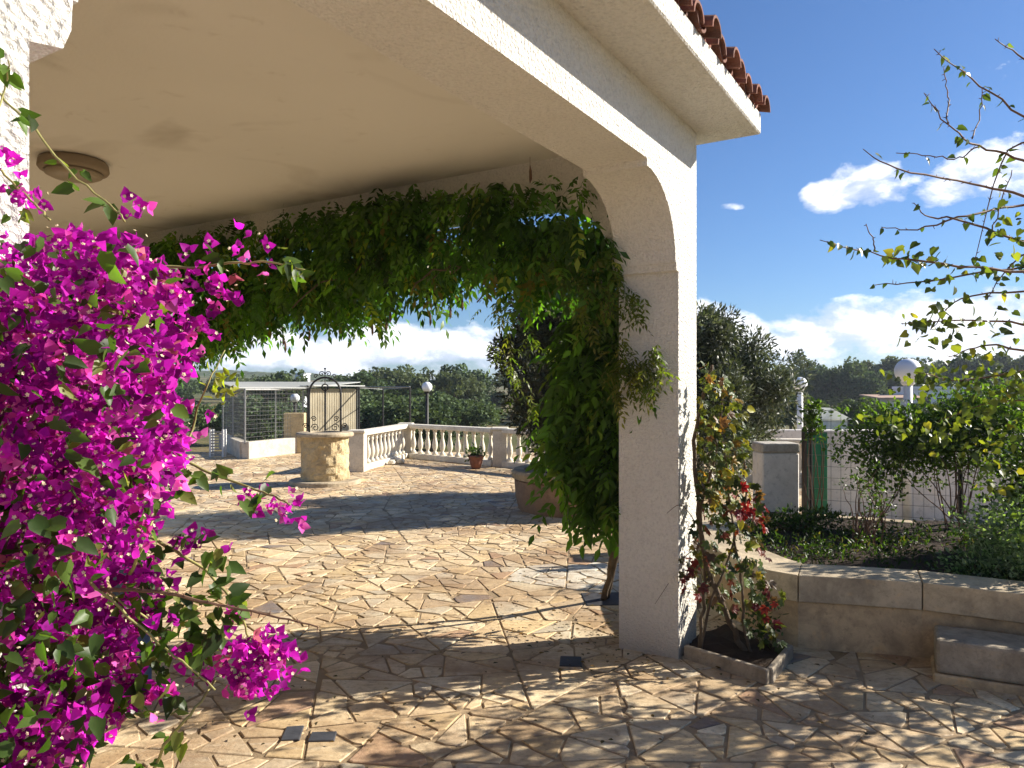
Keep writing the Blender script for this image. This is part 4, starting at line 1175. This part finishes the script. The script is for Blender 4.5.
# ------------------------------------------------------------------ bougainvillea
def make_bougainvillea():
    global rng
    rng = np.random.default_rng(99); random.seed(99)
    base = Vector((-1.02, 1.02, 0))
    th = thing('bougainvillea', base, 'magenta bougainvillea in full flower filling the left foreground', 'bougainvillea')
    def Pn(p, Y): return np.stack([(p[:, 0] - 512) / FPX * Y, Y, EYE - (p[:, 1] - HOR) / FPX * Y], 1)
    dense = [(-230, 225), (0, 238), (35, 245), (70, 235), (110, 235), (142, 250), (167, 272), (179, 296), (184, 332), (172, 372), (184, 430), (172, 465), (156, 505), (142, 545), (112, 560), (80, 570), (40, 555), (0, 575), (-230, 640)]
    mid = [(-230, 560), (0, 560), (60, 560), (95, 570), (85, 620), (115, 640), (95, 680), (100, 730), (80, 800), (0, 830), (-230, 830)]
    lowr = [(-260, 780), (60, 780), (40, 900), (-40, 1000), (-260, 1100)]
    cl = []; 
    nA = 1850; p = sample_poly(dense, nA); Y = rng.uniform(1.02, 1.55, nA); cl.append(Pn(p, Y))
    nB = 440; p = sample_poly(mid, nB); cl.append(Pn(p, rng.uniform(1.05, 1.5, nB)))
    nC = 160; p = sample_poly(lowr, nC); cl.append(Pn(p, rng.uniform(1.05, 1.5, nC)))
    spots = [(240, 640, 22, 9), (265, 655, 22, 12), (262, 675, 16, 7), (285, 650, 8, 4), (235, 672, 14, 6), (190, 655, 10, 4), (160, 690, 14, 4), (60, 745, 18, 6), (155, 590, 8, 3), (85, 600, 26, 22), (50, 650, 26, 22), (110, 640, 22, 12), (40, 700, 30, 20), (20, 740, 26, 18), (-20, 700, 30, 20), (200, 262, 6, 2), (214, 283, 6, 2), (228, 294, 5, 2), (247, 251, 6, 2), (262, 254, 2, 1), (205, 300, 8, 3),
             (290, 510, 8, 4), (251, 500, 6, 2), (30, 200, 4, 2), (35, 205, 4, 2), (140, 210, 4, 1), (205, 546, 4, 1), (5, 165, 4, 2), (186, 545, 8, 2), (170, 640, 8, 2), (115, 655, 14, 12), (125, 690, 16, 12), (140, 575, 12, 12), (145, 620, 12, 8), (100, 720, 16, 10), (215, 235, 5, 1), (200, 325, 10, 4), (135, 215, 4, 1)]
    for (x, y, s, k) in spots:
        q = rng.normal(0, s * .55, (k, 2)) + [x, y]; cl.append(Pn(q, np.full(k, 1.22) + rng.normal(0, .02, k)))
    cl = np.concatenate(cl); nc = len(cl)
    nf = np.where(np.arange(nc) < nA + nB + nC, 4, 3)
    ci = np.repeat(np.arange(nc), nf); n = len(ci)
    FC = cl[ci] + rng.normal(0, .015, (n, 3))
    ax = unit(rng.normal(0, .75, (n, 3)) + np.array([.45, -.75, .25]))
    a1 = unit(np.cross(ax, rng.normal(size=(n, 3)))); a2 = np.cross(ax, a1)
    LO = []; LD = []; LN = []; LL = []; LC = []
    base_c = pal(n, [(.43, .010, .36), (.54, .020, .43), (.28, .006, .23), (.58, .05, .34), (.62, .12, .42), (.40, .10, .14)], [4, 3, 3.5, 1.2, .8, .15], .28)
    L = rng.uniform(.011, .020, n)
    for i in range(3):
        an = 2 * math.pi * i / 3 + rng.uniform(-.3, .3, n)
        rad_ = a1 * np.cos(an)[:, None] + a2 * np.sin(an)[:, None]
        d_ = unit(rad_ * rng.uniform(.55, 1.1, (n, 1)) + ax * .75); LO.append(FC - ax * .006 + rad_ * .002); LD.append(d_); LN.append(ax - rad_ * .6 + rng.normal(0, .15, (n, 3))); LL.append(L * rng.uniform(.85, 1.1, n)); LC.append(base_c * rng.uniform(.88, 1.1, (n, 1)))
    leaves('bracts', np.concatenate(LO), np.concatenate(LD), np.concatenate(LN), np.concatenate(LL), .82, np.concatenate(LC), M_BRACT, th, T_HEART)
    # little cream florets
    sel = rng.random(n) < .5; m_ = sel.sum(); O = []; D = []; N = []
    for i in range(5):
        an = 2 * math.pi * i / 5; rd = a1[sel] * math.cos(an) + a2[sel] * math.sin(an); O.append(FC[sel] + ax[sel] * .013); D.append(rd + ax[sel] * .4); N.append(ax[sel])
    k = m_ * 5
    leaves('florets', np.concatenate(O), np.concatenate(D), np.concatenate(N), .0036, .8, np.tile([.8, .75, .5], (k, 1)), M_BRACT, th, T_SLIM)
    # leaves
    lo = []; 
    for poly, k, y0, y1 in ((dense, 1500, .98, 1.5), (mid, 1300, 1.0, 1.5), (lowr, 900, 1.0, 1.6)):
        p = sample_poly(poly, k); lo.append(Pn(p, rng.uniform(y0, y1, k)))
    leafspots = [(170, 600, 28, 30), (200, 640, 25, 34), (150, 560, 18, 14), (185, 540, 12, 8), (212, 560, 14, 12), (215, 600, 16, 16), (235, 610, 12, 10), (150, 650, 26, 40), (135, 600, 16, 24), (130, 700, 22, 22), (175, 700, 14, 8), (60, 600, 40, 24), (180, 735, 10, 5), (140, 760, 16, 8), (235, 485, 10, 5), (262, 495, 10, 5), (215, 468, 8, 4), (20, 110, 6, 3), (32, 118, 4, 2), (58, 158, 4, 2),
                 (82, 170, 4, 3), (75, 190, 5, 2), (12, 185, 6, 3), (20, 215, 8, 5), (105, 205, 6, 4), (3, 65, 5, 3), (10, 75, 4, 2), (220, 256, 10, 5), (290, 262, 8, 9), (300, 270, 6, 7), (15, 640, 25, 14), (60, 690, 30, 16), (190, 475, 14, 9), (160, 480, 16, 10)]
    for (x, y, s, k) in leafspots:
        q = rng.normal(0, s * .55, (k, 2)) + [x, y]; lo.append(Pn(q, 1.22 + rng.normal(0, .03, k)))
    lo = np.concatenate(lo); n = len(lo)
    leaves('leaves', lo, rdir(n, (.3, -.2, -.6)), rdir(n, (.2, -.7, .5)), rng.uniform(.018, .038, n), .58, pal(n, [(.05, .09, .02), (.09, .15, .03), (.035, .06, .015), (.18, .20, .05)], [3, 3, 2, .8], .2), M_VLEAF, th, T_HEART)
    # stems
    mb = MB()
    def Q(pts, Y, r0, r1, mb=mb):
        s = spline([P(x, y, Y + .03 * math.sin(i * 1.9 + x * .1)) for i, (x, y) in enumerate(pts)], 5, .002); mb.tube(s, list(np.linspace(r0, r1, len(s))), 6)
    for i in range(16):
        x = random.uniform(-150, 130); y = random.uniform(260, 640); t_ = P(x, y, random.uniform(1.1, 1.45)); b = base + Vector((random.uniform(-.08, .08), random.uniform(-.08, .08), 0))
        mb.tube(spline([b, b.lerp(t_, .5) + Vector((-.08 + random.uniform(-.05, .05), 0, .12)), t_], 6, .008), list(np.linspace(.012, .003, 13)), 6)
    mb.build('woody_stems', M_BARK, th, smooth=True)
    mb = MB()
    Q([(-20, 80), (0, 95), (35, 130), (70, 172), (110, 205), (125, 222)], 1.2, .0022, .0018, mb); Q([(-20, 160), (0, 170), (30, 200), (50, 220)], 1.2, .002, .002, mb)
    Q([(130, 262), (180, 268), (230, 264), (270, 262), (305, 270)], 1.2, .003, .0015, mb); Q([(150, 430), (190, 462), (225, 478), (262, 492), (290, 505)], 1.22, .003, .0015, mb)
    Q([(60, 560), (100, 590), (150, 635), (190, 668), (215, 690)], 1.16, .0026, .0014, mb); Q([(120, 520), (165, 545), (205, 570), (235, 605), (250, 640)], 1.24, .003, .0015, mb)
    Q([(150, 780), (165, 745), (190, 715), (215, 680)], 1.2, .003, .002, mb); Q([(0, 520), (40, 545), (90, 580), (150, 620)], 1.16, .0024, .0016, mb); Q([(130, 575), (145, 540), (158, 505)], 1.15, .003, .002, mb)
    Q([(-10, 130), (5, 90), (8, 60)], 1.2, .002, .001, mb); Q([(180, 465), (195, 420), (205, 390), (225, 350)], 1.3, .0025, .001, mb)
    mb.build('green_stems', M_STEM, th, smooth=True)
    mb = MB(); pts = [(60, 600), (110, 590), (160, 592), (210, 603), (260, 613), (318, 627)]
    s = spline([P(x, y, 1.15) for x, y in pts], 6, .001); mb.tube(s, list(np.linspace(.004, .0012, len(s))), 6)
    for i in range(3, len(s), 1):
        mb.tube([s[i], s[i] + Vector((random.uniform(-.004, .004), random.uniform(-.004, .002), random.choice((-1, 1)) * .008))], [.0014, .0004], 4)
    mb.build('thorny_stem', M_TWIG, th)
    # the loose sprig of yellow green shoots at (190,380)
    q = Pn(rng.normal(0, 9, (26, 2)) + [222, 388], 1.3 + rng.normal(0, .01, 26))
    leaves('young_leaves', q, rdir(26, (.3, 0, .3)), rdir(26, (0, -.8, .4)), .02, .5, pal(26, [(.30, .32, .05)], [1]), M_VLEAF, th, T_LEAF)


make_bougainvillea()

# ------------------------------------------------------------------ person behind the bougainvillea
def skinned(name, joints, edges, mat, parent, sub=2, root=0):
    """joints: list of (x,y,z,r)"""
    me = bpy.data.meshes.new(name); off = Vector(world_loc(parent)) if parent else Vector()
    me.from_pydata([Vector(j[:3]) - off for j in joints], edges, []); me.update()
    o = bpy.data.objects.new(name, me); COL.objects.link(o); o.parent = parent
    me.materials.append(mat)
    o.modifiers.new('skin', 'SKIN')
    for i, j in enumerate(joints):
        sv = me.skin_vertices[0].data[i]; r = j[3]; sv.radius = (r, r) if not hasattr(r, '__len__') else r; sv.use_root = (i == root)
    s = o.modifiers.new('sub', 'SUBSURF'); s.levels = sub; s.render_levels = sub
    return o


def make_person():
    px = P(102, 700, 3.75); X, Y0 = px.x, 3.80
    th = thing('person', (X, Y0, 0), 'person in blue jeans and dark shoes standing half hidden behind the bougainvillea', 'person')
    m_skin = mat_plain('skin', (.50, .30, .21), .5, .05); m_jean = mat_plain('denim', (.07, .10, .17), .9, .35, 9, .3, .003, 200); m_shirt = mat_plain('dark_shirt', (.05, .055, .07), .9, .15, 6, .3)
    m_hair = mat_plain('dark_hair', (.03, .02, .015), .6, .2, 30); m_shoe = mat_plain('dark_shoe', (.03, .035, .045), .6, .2, 10); m_sole = mat_plain('pale_sole', (.55, .53, .48), .7, .1)
    def J(dx, dy, z, r): return (X + dx, Y0 + dy, z, r)
    z0 = .014
    # body: pelvis 0, spine, neck, head; legs; arms with fingers
    js = [J(0, 0, .93, (.13, .10)), J(0, 0, 1.10, (.125, .09)), J(0, .01, 1.27, (.14, .10)), J(0, .01, 1.40, (.11, .08)), J(0, 0, 1.47, .055), J(0, -.01, 1.53, .055), J(0, -.015, 1.585, (.072, .085)), J(0, -.015, 1.66, (.078, .095)), J(0, -.01, 1.73, (.055, .07))]
    ed = [(0, 1), (1, 2), (2, 3), (3, 4), (4, 5), (5, 6), (6, 7), (7, 8)]
    for s in (-1, 1):
        b = len(js); fx = .165 * s + (.0 if s > 0 else .02)
        js += [J(.09 * s, 0, .88, .085), J(.12 * s, -.02, .52, .058), J(.15 * s, .01, .30, .054), J(fx, 0, .10, .038), J(fx, -.04, .045, .035), J(fx + .02 * s, -.16, .035, .032)]
        ed += [(0, b), (b, b + 1), (b + 1, b + 2), (b + 2, b + 3), (b + 3, b + 4), (b + 4, b + 5)]
        b = len(js)
        js += [J(.17 * s, .01, 1.39, .055), J(.22 * s, .03, 1.14, .042), J(.21 * s, -.06, .92, .028), J(.205 * s, -.085, .86, (.036, .02))]
        ed += [(3, b), (b, b + 1), (b + 1, b + 2), (b + 2, b + 3)]
        hp = b + 3
        for i, (ox, ln) in enumerate(((-.024, .065), (-.008, .075), (.009, .070), (.024, .055))):
            c = len(js); js += [J(.205 * s + ox * .3, -.085 + ox, .825, .0095), J(.205 * s - .006 * s, -.095 + ox, .825 - ln * .6, .0085), J(.205 * s - .02 * s, -.10 + ox, .825 - ln, .0075)]
            ed += [(hp, c), (c, c + 1), (c + 1, c + 2)]
        c = len(js); js += [J(.20 * s, -.12, .865, .012), J(.19 * s, -.135, .825, .009)]; ed += [(hp, c), (c, c + 1)]
    skinned('body', js, ed, m_skin, th)
    # face
    mb = MB()
    fy = Y0 - .015 - .088
    mb.tube([(X, fy - .0, 1.665), (X, fy - .018, 1.635), (X, fy - .002, 1.63)], [.006, .012, .008], 8)
    mb.build('nose', m_skin, th, smooth=True)
    for s in (-1, 1): MB().tube([(X + s * .078, Y0 - .01, 1.66), (X + s * .088, Y0 + .005, 1.65), (X + s * .078, Y0, 1.62)], [.008, .014, .006], 8).build('ear', m_skin, th, smooth=True)
    for s in (-1, 1): MB().lathe((X + s * .030, fy + .004, 1.662), [(.002, -.007), (.010, -.004), (.011, .001), (.002, .006)], 10).build('eye', m_hair, th, smooth=True)
    mb = MB(); mb.tube([(X - .025, fy + .006, 1.60), (X, fy - .002, 1.598), (X + .025, fy + .006, 1.60)], [.003, .007, .003], 6); mb.build('mouth', mat_plain('lip', (.4, .16, .13), .5), th)
    skinned('hair', [J(0, .02, 1.70, (.088, .095)), J(0, .015, 1.745, (.075, .08)), J(0, .05, 1.64, (.075, .06))], [(0, 1), (0, 2)], m_hair, th)
    jj = [J(0, 0, .97, (.145, .112)), J(0, 0, .90, (.15, .115))]; ee = [(0, 1)]
    for s in (-1, 1):
        b = len(jj); fx = .165 * s + (.0 if s > 0 else .02)
        jj += [J(.095 * s, 0, .82, .095), J(.12 * s, -.02, .52, .075), J(.15 * s, .01, .30, .068), J(fx, .0, .10, .060), J(fx, .0, .07, .060)]; ee += [(1, b), (b, b + 1), (b + 1, b + 2), (b + 2, b + 3), (b + 3, b + 4)]
    skinned('jeans', jj, ee, m_jean, th)
    jj = [J(0, 0, .98, (.15, .115)), J(0, 0, 1.10, (.145, .11)), J(0, .01, 1.27, (.16, .12)), J(0, .01, 1.40, (.125, .095)), J(0, .005, 1.445, .07)]; ee = [(0, 1), (1, 2), (2, 3), (3, 4)]
    for s in (-1, 1):
        b = len(jj); jj += [J(.18 * s, .01, 1.385, .07), J(.225 * s, .03, 1.16, .055)]; ee += [(3, b), (b, b + 1)]
    skinned('shirt', jj, ee, m_shirt, th, root=1)
    for s in (-1, 1):
        fx = X + .165 * s + (.0 if s > 0 else .02); sh = skinned('shoe', [(fx, Y0 + .05, .065, (.043, .045)), (fx, Y0 - .03, .062, (.043, .045)), (fx + .01 * s, Y0 - .12, .05, (.045, .030)), (fx + .018 * s, Y0 - .17, .045, (.036, .024))], [(0, 1), (1, 2), (2, 3)], m_shoe, th)
        o = MB().prism([(fx - .045, Y0 + .08), (fx - .05, Y0 - .08), (fx - .035 + .015 * s, Y0 - .20), (fx + .035 + .015 * s, Y0 - .20), (fx + .05, Y0 - .08), (fx + .045, Y0 + .08)], z0, .036).build('sole', m_sole, sh, bevel=.01, bseg=2)


make_person()

# ------------------------------------------------------------------ far trees and houses
def far_tree_meshes():
    out = []
    for v in range(4):
        r_ = np.random.default_rng(200 + v); nb = 34
        if v == 3:   # umbrella pine
            bc = r_.uniform(-1, 1, (nb, 3)) * [.52, .52, .10] + [0, 0, .82]; n = 4200; bl = .13
        else:
            d = unit(r_.normal(size=(nb, 3))); bc = d * r_.uniform(.25, 1, (nb, 1)) * [(.40, .36, .46)[v], (.40, .36, .46)[v], (.30, .38, .26)[v]] + [0, 0, (.60, .56, .62)[v]]; n = 4200; bl = .16
        ci = r_.choice(nb, n); off = unit(r_.normal(size=(n, 3))) * r_.uniform(.2, 1, (n, 1)) ** .4; O = bc[ci] + off * bl * r_.uniform(.6, 1.2, (nb, 1))[ci]
        D = unit(off + r_.normal(0, .5, (n, 3))); N = unit(off + r_.normal(0, .7, (n, 3))); S = unit(np.cross(D, N)); N = np.cross(S, D); L = .045 * r_.uniform(.6, 1.4, n)
        tv, tf = T_CARD; V = O[:, None] + S[:, None] * (tv[None, :, 0, None] * L[:, None, None]) + D[:, None] * (tv[None, :, 1, None] * L[:, None, None]) + N[:, None] * tv[None, :, 2, None] * L[:, None, None]
        F = (tf[None] + (np.arange(n) * 4)[:, None, None]).reshape(-1, 3)
        C = np.array([(.075, .11, .055), (.10, .13, .06), (.085, .12, .055), (.11, .135, .07)][v]) * np.exp(r_.normal(0, .22, (nb, 1)))[ci] * np.exp(r_.normal(0, .2, (n, 1)))
        me = bpy.data.meshes.new('crown'); V = V.reshape(-1, 3).astype(np.float32)
        me.vertices.add(len(V)); me.vertices.foreach_set('co', V.ravel()); me.loops.add(F.size); me.loops.foreach_set('vertex_index', F.ravel().astype(np.int32)); me.polygons.add(len(F)); me.polygons.foreach_set('loop_start', np.arange(0, F.size, 3, dtype=np.int32)); me.update(calc_edges=True)
        a = me.color_attributes.new('Col', 'FLOAT_COLOR', 'POINT'); c = np.ones((len(V), 4), dtype=np.float32); c[:, :3] = np.repeat(C, 4, axis=0); a.data.foreach_set('color', c.ravel()); me.materials.append(M_PINE)
        random.seed(v); mb = MB(); mb.tube([(0, 0, -.05), (.01, .01, .3), (0, .01, .62)], [.028, .02, .012], 7)
        for i in range(6): q = Vector(bc[i * 5]); mb.tube([(0, .005, .35), (q.x * .5, q.y * .5, .5), tuple(q)], [.012, .009, .004], 5)
        tm = bpy.data.meshes.new('trunk'); tm.from_pydata(mb.v, [], mb.f); tm.update(); tm.materials.append(M_BARK)
        out.append((me, tm))
    return out


FT = far_tree_meshes()
DESC = ['rounded dark pine', 'tall narrow dark tree', 'broad bushy green tree', 'flat topped umbrella pine']


def far_tree(px, py_top, Y, v, label=None, group='trees on the far ridge', wscale=1.0, zbase=None):
    x = (px - 512) / FPX * Y; z0 = hgt(x, Y) if zbase is None else zbase; top = EYE - (py_top - HOR) / FPX * Y; H = max(1.2, (top - z0)) / 1.0
    th = thing('far_tree', (x, Y, z0), label, 'tree', group)
    for nm, me in zip(('crown', 'trunk'), FT[v]):
        o = bpy.data.objects.new(nm, me); COL.objects.link(o); o.parent = th
    th.scale = (H * wscale, H * wscale, H); th.rotation_euler = (0, 0, random.uniform(0, 6.28))
    return th


def make_far():
    random.seed(42)
    # surveyed trees: (px, top y, distance, kind, width, label)
    L = [(283, 365, 60, 2, 1.1, 'lone round tree standing above the roof of the wire enclosure'),
         (372, 368, 55, 0, 1.2, 'round pine rising right of the cane screen'), (392, 366, 62, 3, 1.1, 'umbrella pine left of the small black lamp pole'), (375, 384, 40, 2, 1.3, 'bushy green tree behind the bare tube frame'),
         (412, 372, 60, 0, 1.2, 'rounded pine close left of the small globe lamp'), (447, 372, 58, 3, 1.1, 'umbrella pine just right of the small globe lamp'), (466, 360, 66, 0, 1.1, 'taller pine against the sky left of the dark olive tree'),
         (345, 372, 70, 0, 1.3, 'pine crown above the cane screen'), (357, 376, 60, 1, 1.0, 'narrow tree behind the right end of the cane screen'), (430, 385, 42, 2, 1.4, 'low bushy tree behind the small globe lamp'), (460, 392, 40, 2, 1.3, 'low dark bush tree left of the olive planter'),
         (398, 394, 33, 2, 1.3, 'sunlit bushy tree behind the balustrade corner'), (798, 350, 88, 1, .8, 'tallest narrow tree of the ridge above the middle globe lamp'), (780, 362, 80, 0, 1.0, 'dark pine at the edge of the silvery olive crown'), (822, 362, 82, 0, 1.1, 'rounded pine right of the middle globe lamp'),
         (848, 357, 80, 2, .9, 'broad pine between the two right lamps'), (868, 368, 78, 0, 1.0, 'lower pine left of the largest globe lamp'), (893, 356, 96, 3, 1.0, 'umbrella pine behind the largest globe lamp'), (920, 364, 94, 0, 1.0, 'pine above the white house'),
         (938, 354, 100, 2, .9, 'bushy pine above the right end of the white house'), (965, 356, 98, 0, 1.0, 'rounded pine right of the white house'), (990, 352, 100, 3, 1.0, 'umbrella pine behind the leafy twigs at the right'), (1015, 356, 98, 2, 1.0, 'broad pine at the right edge of the picture')]
    for (px, py, Y, v, w, lab) in L: far_tree(px, py + 1, Y, v, lab, 'trees beyond the garden', w)
    # fill rows: pines that nothing tells apart
    fills = []
    for i in range(26): fills.append((random.uniform(770, 1100), random.uniform(366, 382), random.uniform(76, 120), random.choice((0, 0, 2, 3))))
    for i in range(22): fills.append((random.uniform(700, 1080), random.uniform(384, 396), random.uniform(38, 62), random.choice((0, 2, 2))))
    for i in range(26): fills.append((random.uniform(120, 480), random.uniform(374, 386), random.uniform(75, 150), random.choice((0, 2, 3))))
    for i in range(22): fills.append((random.uniform(100, 470), random.uniform(392, 402), random.uniform(30, 48), random.choice((0, 2, 2))))
    for i in range(22): fills.append((random.uniform(480, 760), random.uniform(368, 390), random.uniform(60, 100), random.choice((0, 2, 3))))
    for i in range(12): fills.append((random.uniform(-150, 90), random.uniform(372, 392), random.uniform(60, 120), random.choice((0, 2, 3))))
    for (px, py, Y, v) in fills:
        x = (px - 512) / FPX * Y
        if 55 < Y < 76 and 850 < px < 990: continue
        if 858 < px < 985 and Y < 62: py = max(py, 401)
        far_tree(px, py, Y, v, 'distant dark green tree merged into the tree belt on the horizon', 'trees merged into the far tree belt', random.uniform(1.1, 1.6))


make_far()
# distant hills clothed in scrub
def hill(label, cx, cy, rx, ry, h, col):
    V = []; F = []; nx, ny = 60, 24; random.seed(int(cx) % 97)
    for j in range(ny + 1):
        for i in range(nx + 1):
            a = i / nx * 2 - 1; b = j / ny * 2 - 1; r2 = a * a + b * b; z = h * max(0, 1 - r2) ** .9
            p = Vector((cx + a * rx, cy + b * ry, 0)); z *= 1 + .35 * mn.noise(p * .012); z += 2.2 * max(0, mn.noise(p * .09)) * (z > 1)
            V.append((p.x, p.y, hgt(p.x, p.y) - 1 + z))
    for j in range(ny):
        for i in range(nx): q = j * (nx + 1) + i; F.append((q, q + 1, q + nx + 2, q + nx + 1))
    me = bpy.data.meshes.new('hill'); me.from_pydata(V, [], F); me.update()
    m, t = new_mat('scrub_hill'); n1 = noise(t, .12, 8, .7); c = t.mix(t.ramp(n1, [(.4, 0.0), (.62, 1.0)]), col, tuple(x * 2.1 for x in col)); finish(t, c, .95, n1, 1.0, 3.0, .05)
    o = link('hills', me, m, None, True); tag(o, label, None, kind='structure')
hill('low scrub covered hill on the far left horizon', -150, 400, 130, 60, 3.5, (.055, .07, .035))
hill('low wooded rise along the right horizon', 260, 420, 260, 70, 6.0, (.045, .062, .035))

# white house on the right, among the trees
def far_house():
    Y = 66; a = P(893, 402, Y); b = P(964, 402, Y); h = thing('far_house', (a.x, Y, -1.5), 'long white flat roofed house among the distant trees on the right', 'house')
    z1 = P(0, 389, Y).z
    k8 = (Y + 8) / Y
    MB().prism([(a.x, Y), (b.x, Y), (b.x * k8, Y + 8), (a.x * k8 + .6, Y + 8)], -1.5, z1).build('wall', M_HOUSE, h)
    MB().prism([(a.x - .2, Y - .2), (b.x + .2, Y - .2), (b.x * k8 + .2, Y + 8.2), (a.x * k8 + .5, Y + 8.2)], z1 + .004, z1 + .22).build('roof', M_HOUSE, h)
    x2 = P(878, 0, Y).x
    MB().box(x2, a.x - .01, Y - 2, Y - .3, -1.5, P(0, 399, Y).z).build('porch', M_HOUSE, h)
    MB().hexa([(x2 - 1.2, Y - 2.6, P(0, 399, Y).z + .01), (a.x + 1.6, Y - 2.6, P(0, 399, Y).z + .01), (a.x + 1.6, Y - .3, P(0, 396, Y).z), (x2 - 1.2, Y + 1, P(0, 396, Y).z),
               (x2 - 1.2, Y - 2.6, P(0, 399, Y).z + .15), (a.x + 1.6, Y - 2.6, P(0, 399, Y).z + .15), (a.x + 1.6, Y - .3, P(0, 394.5, Y).z), (x2 - 1.2, Y + 1, P(0, 394.5, Y).z)]).build('tiled_roof', M_ORROOF, h)
    for i, fx in enumerate((.2, .45, .7, .88)):
        x = a.x + (b.x - a.x) * fx; f = MB().box(x - .5, x + .5, Y - .04, Y - .002, -.4, .9).build('window', M_WIN, h)
    p = P(299, 378, 95); q = thing('far_house', (p.x, 95, -1.5), 'tiny white cubic house beside the lone round tree on the left', 'house')
    MB().box(p.x - .5, p.x + .6, 95, 98, -1.5, P(0, 374, 95).z).build('wall', M_HOUSE, q)
    MB().box(p.x - .6, p.x + .7, 94.9, 98.1, P(0, 374, 95).z + .003, P(0, 374, 95).z + .15).build('roof', M_HOUSE, q)
    MB().box(p.x - .3, p.x + .3, 94.96, 94.998, 1.4, 2.4).build('window', M_WIN, q)
    Y = 30; p = P(835, 404, Y); q = thing('shed', (p.x, Y, -1.5), 'small shed whose pale gabled roof shows above the garden wall', 'shed')
    MB().box(p.x - .3, p.x + .5, Y, Y + 2, -1.5, .40).build('wall', M_WALLW, q)
    mb = MB(); z = .42; mb.add([(p.x - .4, Y - .1, z), (p.x + .65, Y - .1, z), (p.x - .2, Y - .1, .88), (p.x - .4, Y + 2.1, z), (p.x + .65, Y + 2.1, z), (p.x - .2, Y + 2.1, .88)], [(0, 1, 2), (5, 4, 3), (0, 2, 5, 3), (1, 4, 5, 2), (0, 3, 4, 1)]); mb.build('roof', M_SHEET, q)
far_house()

# fallen leaves on the paving
rng = np.random.default_rng(5)
n = 900; p = np.column_stack([rng.uniform(-1.5, 3.0, n), rng.uniform(3.3, 9, n)]); k = int(n * .35)
p[:k] = np.array([.8, 4.75]) + rng.normal(0, 1, (k, 2)) * [.45, .25]
bx = (CA * p[:, 0] + SA * p[:, 1] > UJ - .04) & (CA * p[:, 0] + SA * p[:, 1] < UE + .04) & (-SA * p[:, 0] + CA * p[:, 1] > N0 - .04) & (-SA * p[:, 0] + CA * p[:, 1] < N1 + .04)
p = p[~bx]; n = len(p)
fl_ = leaves('fallen_leaves', np.column_stack([p, np.full(n, .022)]), np.column_stack([rng.normal(size=(n, 2)), np.zeros(n)]), rdir(n, (0, 0, 2.5)), rng.uniform(.015, .04, n), .5, pal(n, [(.10, .06, .03), (.16, .09, .04), (.05, .04, .02)], [1, 1, 1]), M_VLEAF)
tag(fl_, 'small dry leaves scattered over the paving', 'fallen leaves', kind='stuff')
print('paving stones', NP)

# ------------------------------------------------------------------ air
hz = MB().box(-520, 700, -60, 900, -60, 26).build('haze', [])
hm = bpy.data.materials.new('air'); hm.use_nodes = True; ht = NT(hm.node_tree)
pv = ht.n('ShaderNodeVolumePrincipled', ins={'Color': (.80, .88, 1.0, 1), 'Density': HAZE, 'Anisotropy': .2})
ht.n('ShaderNodeOutputMaterial', ins={1: pv.outputs[0]})
hz.data.materials.append(hm); tag(hz, 'thin bluish air that softens the far trees', None, kind='stuff')
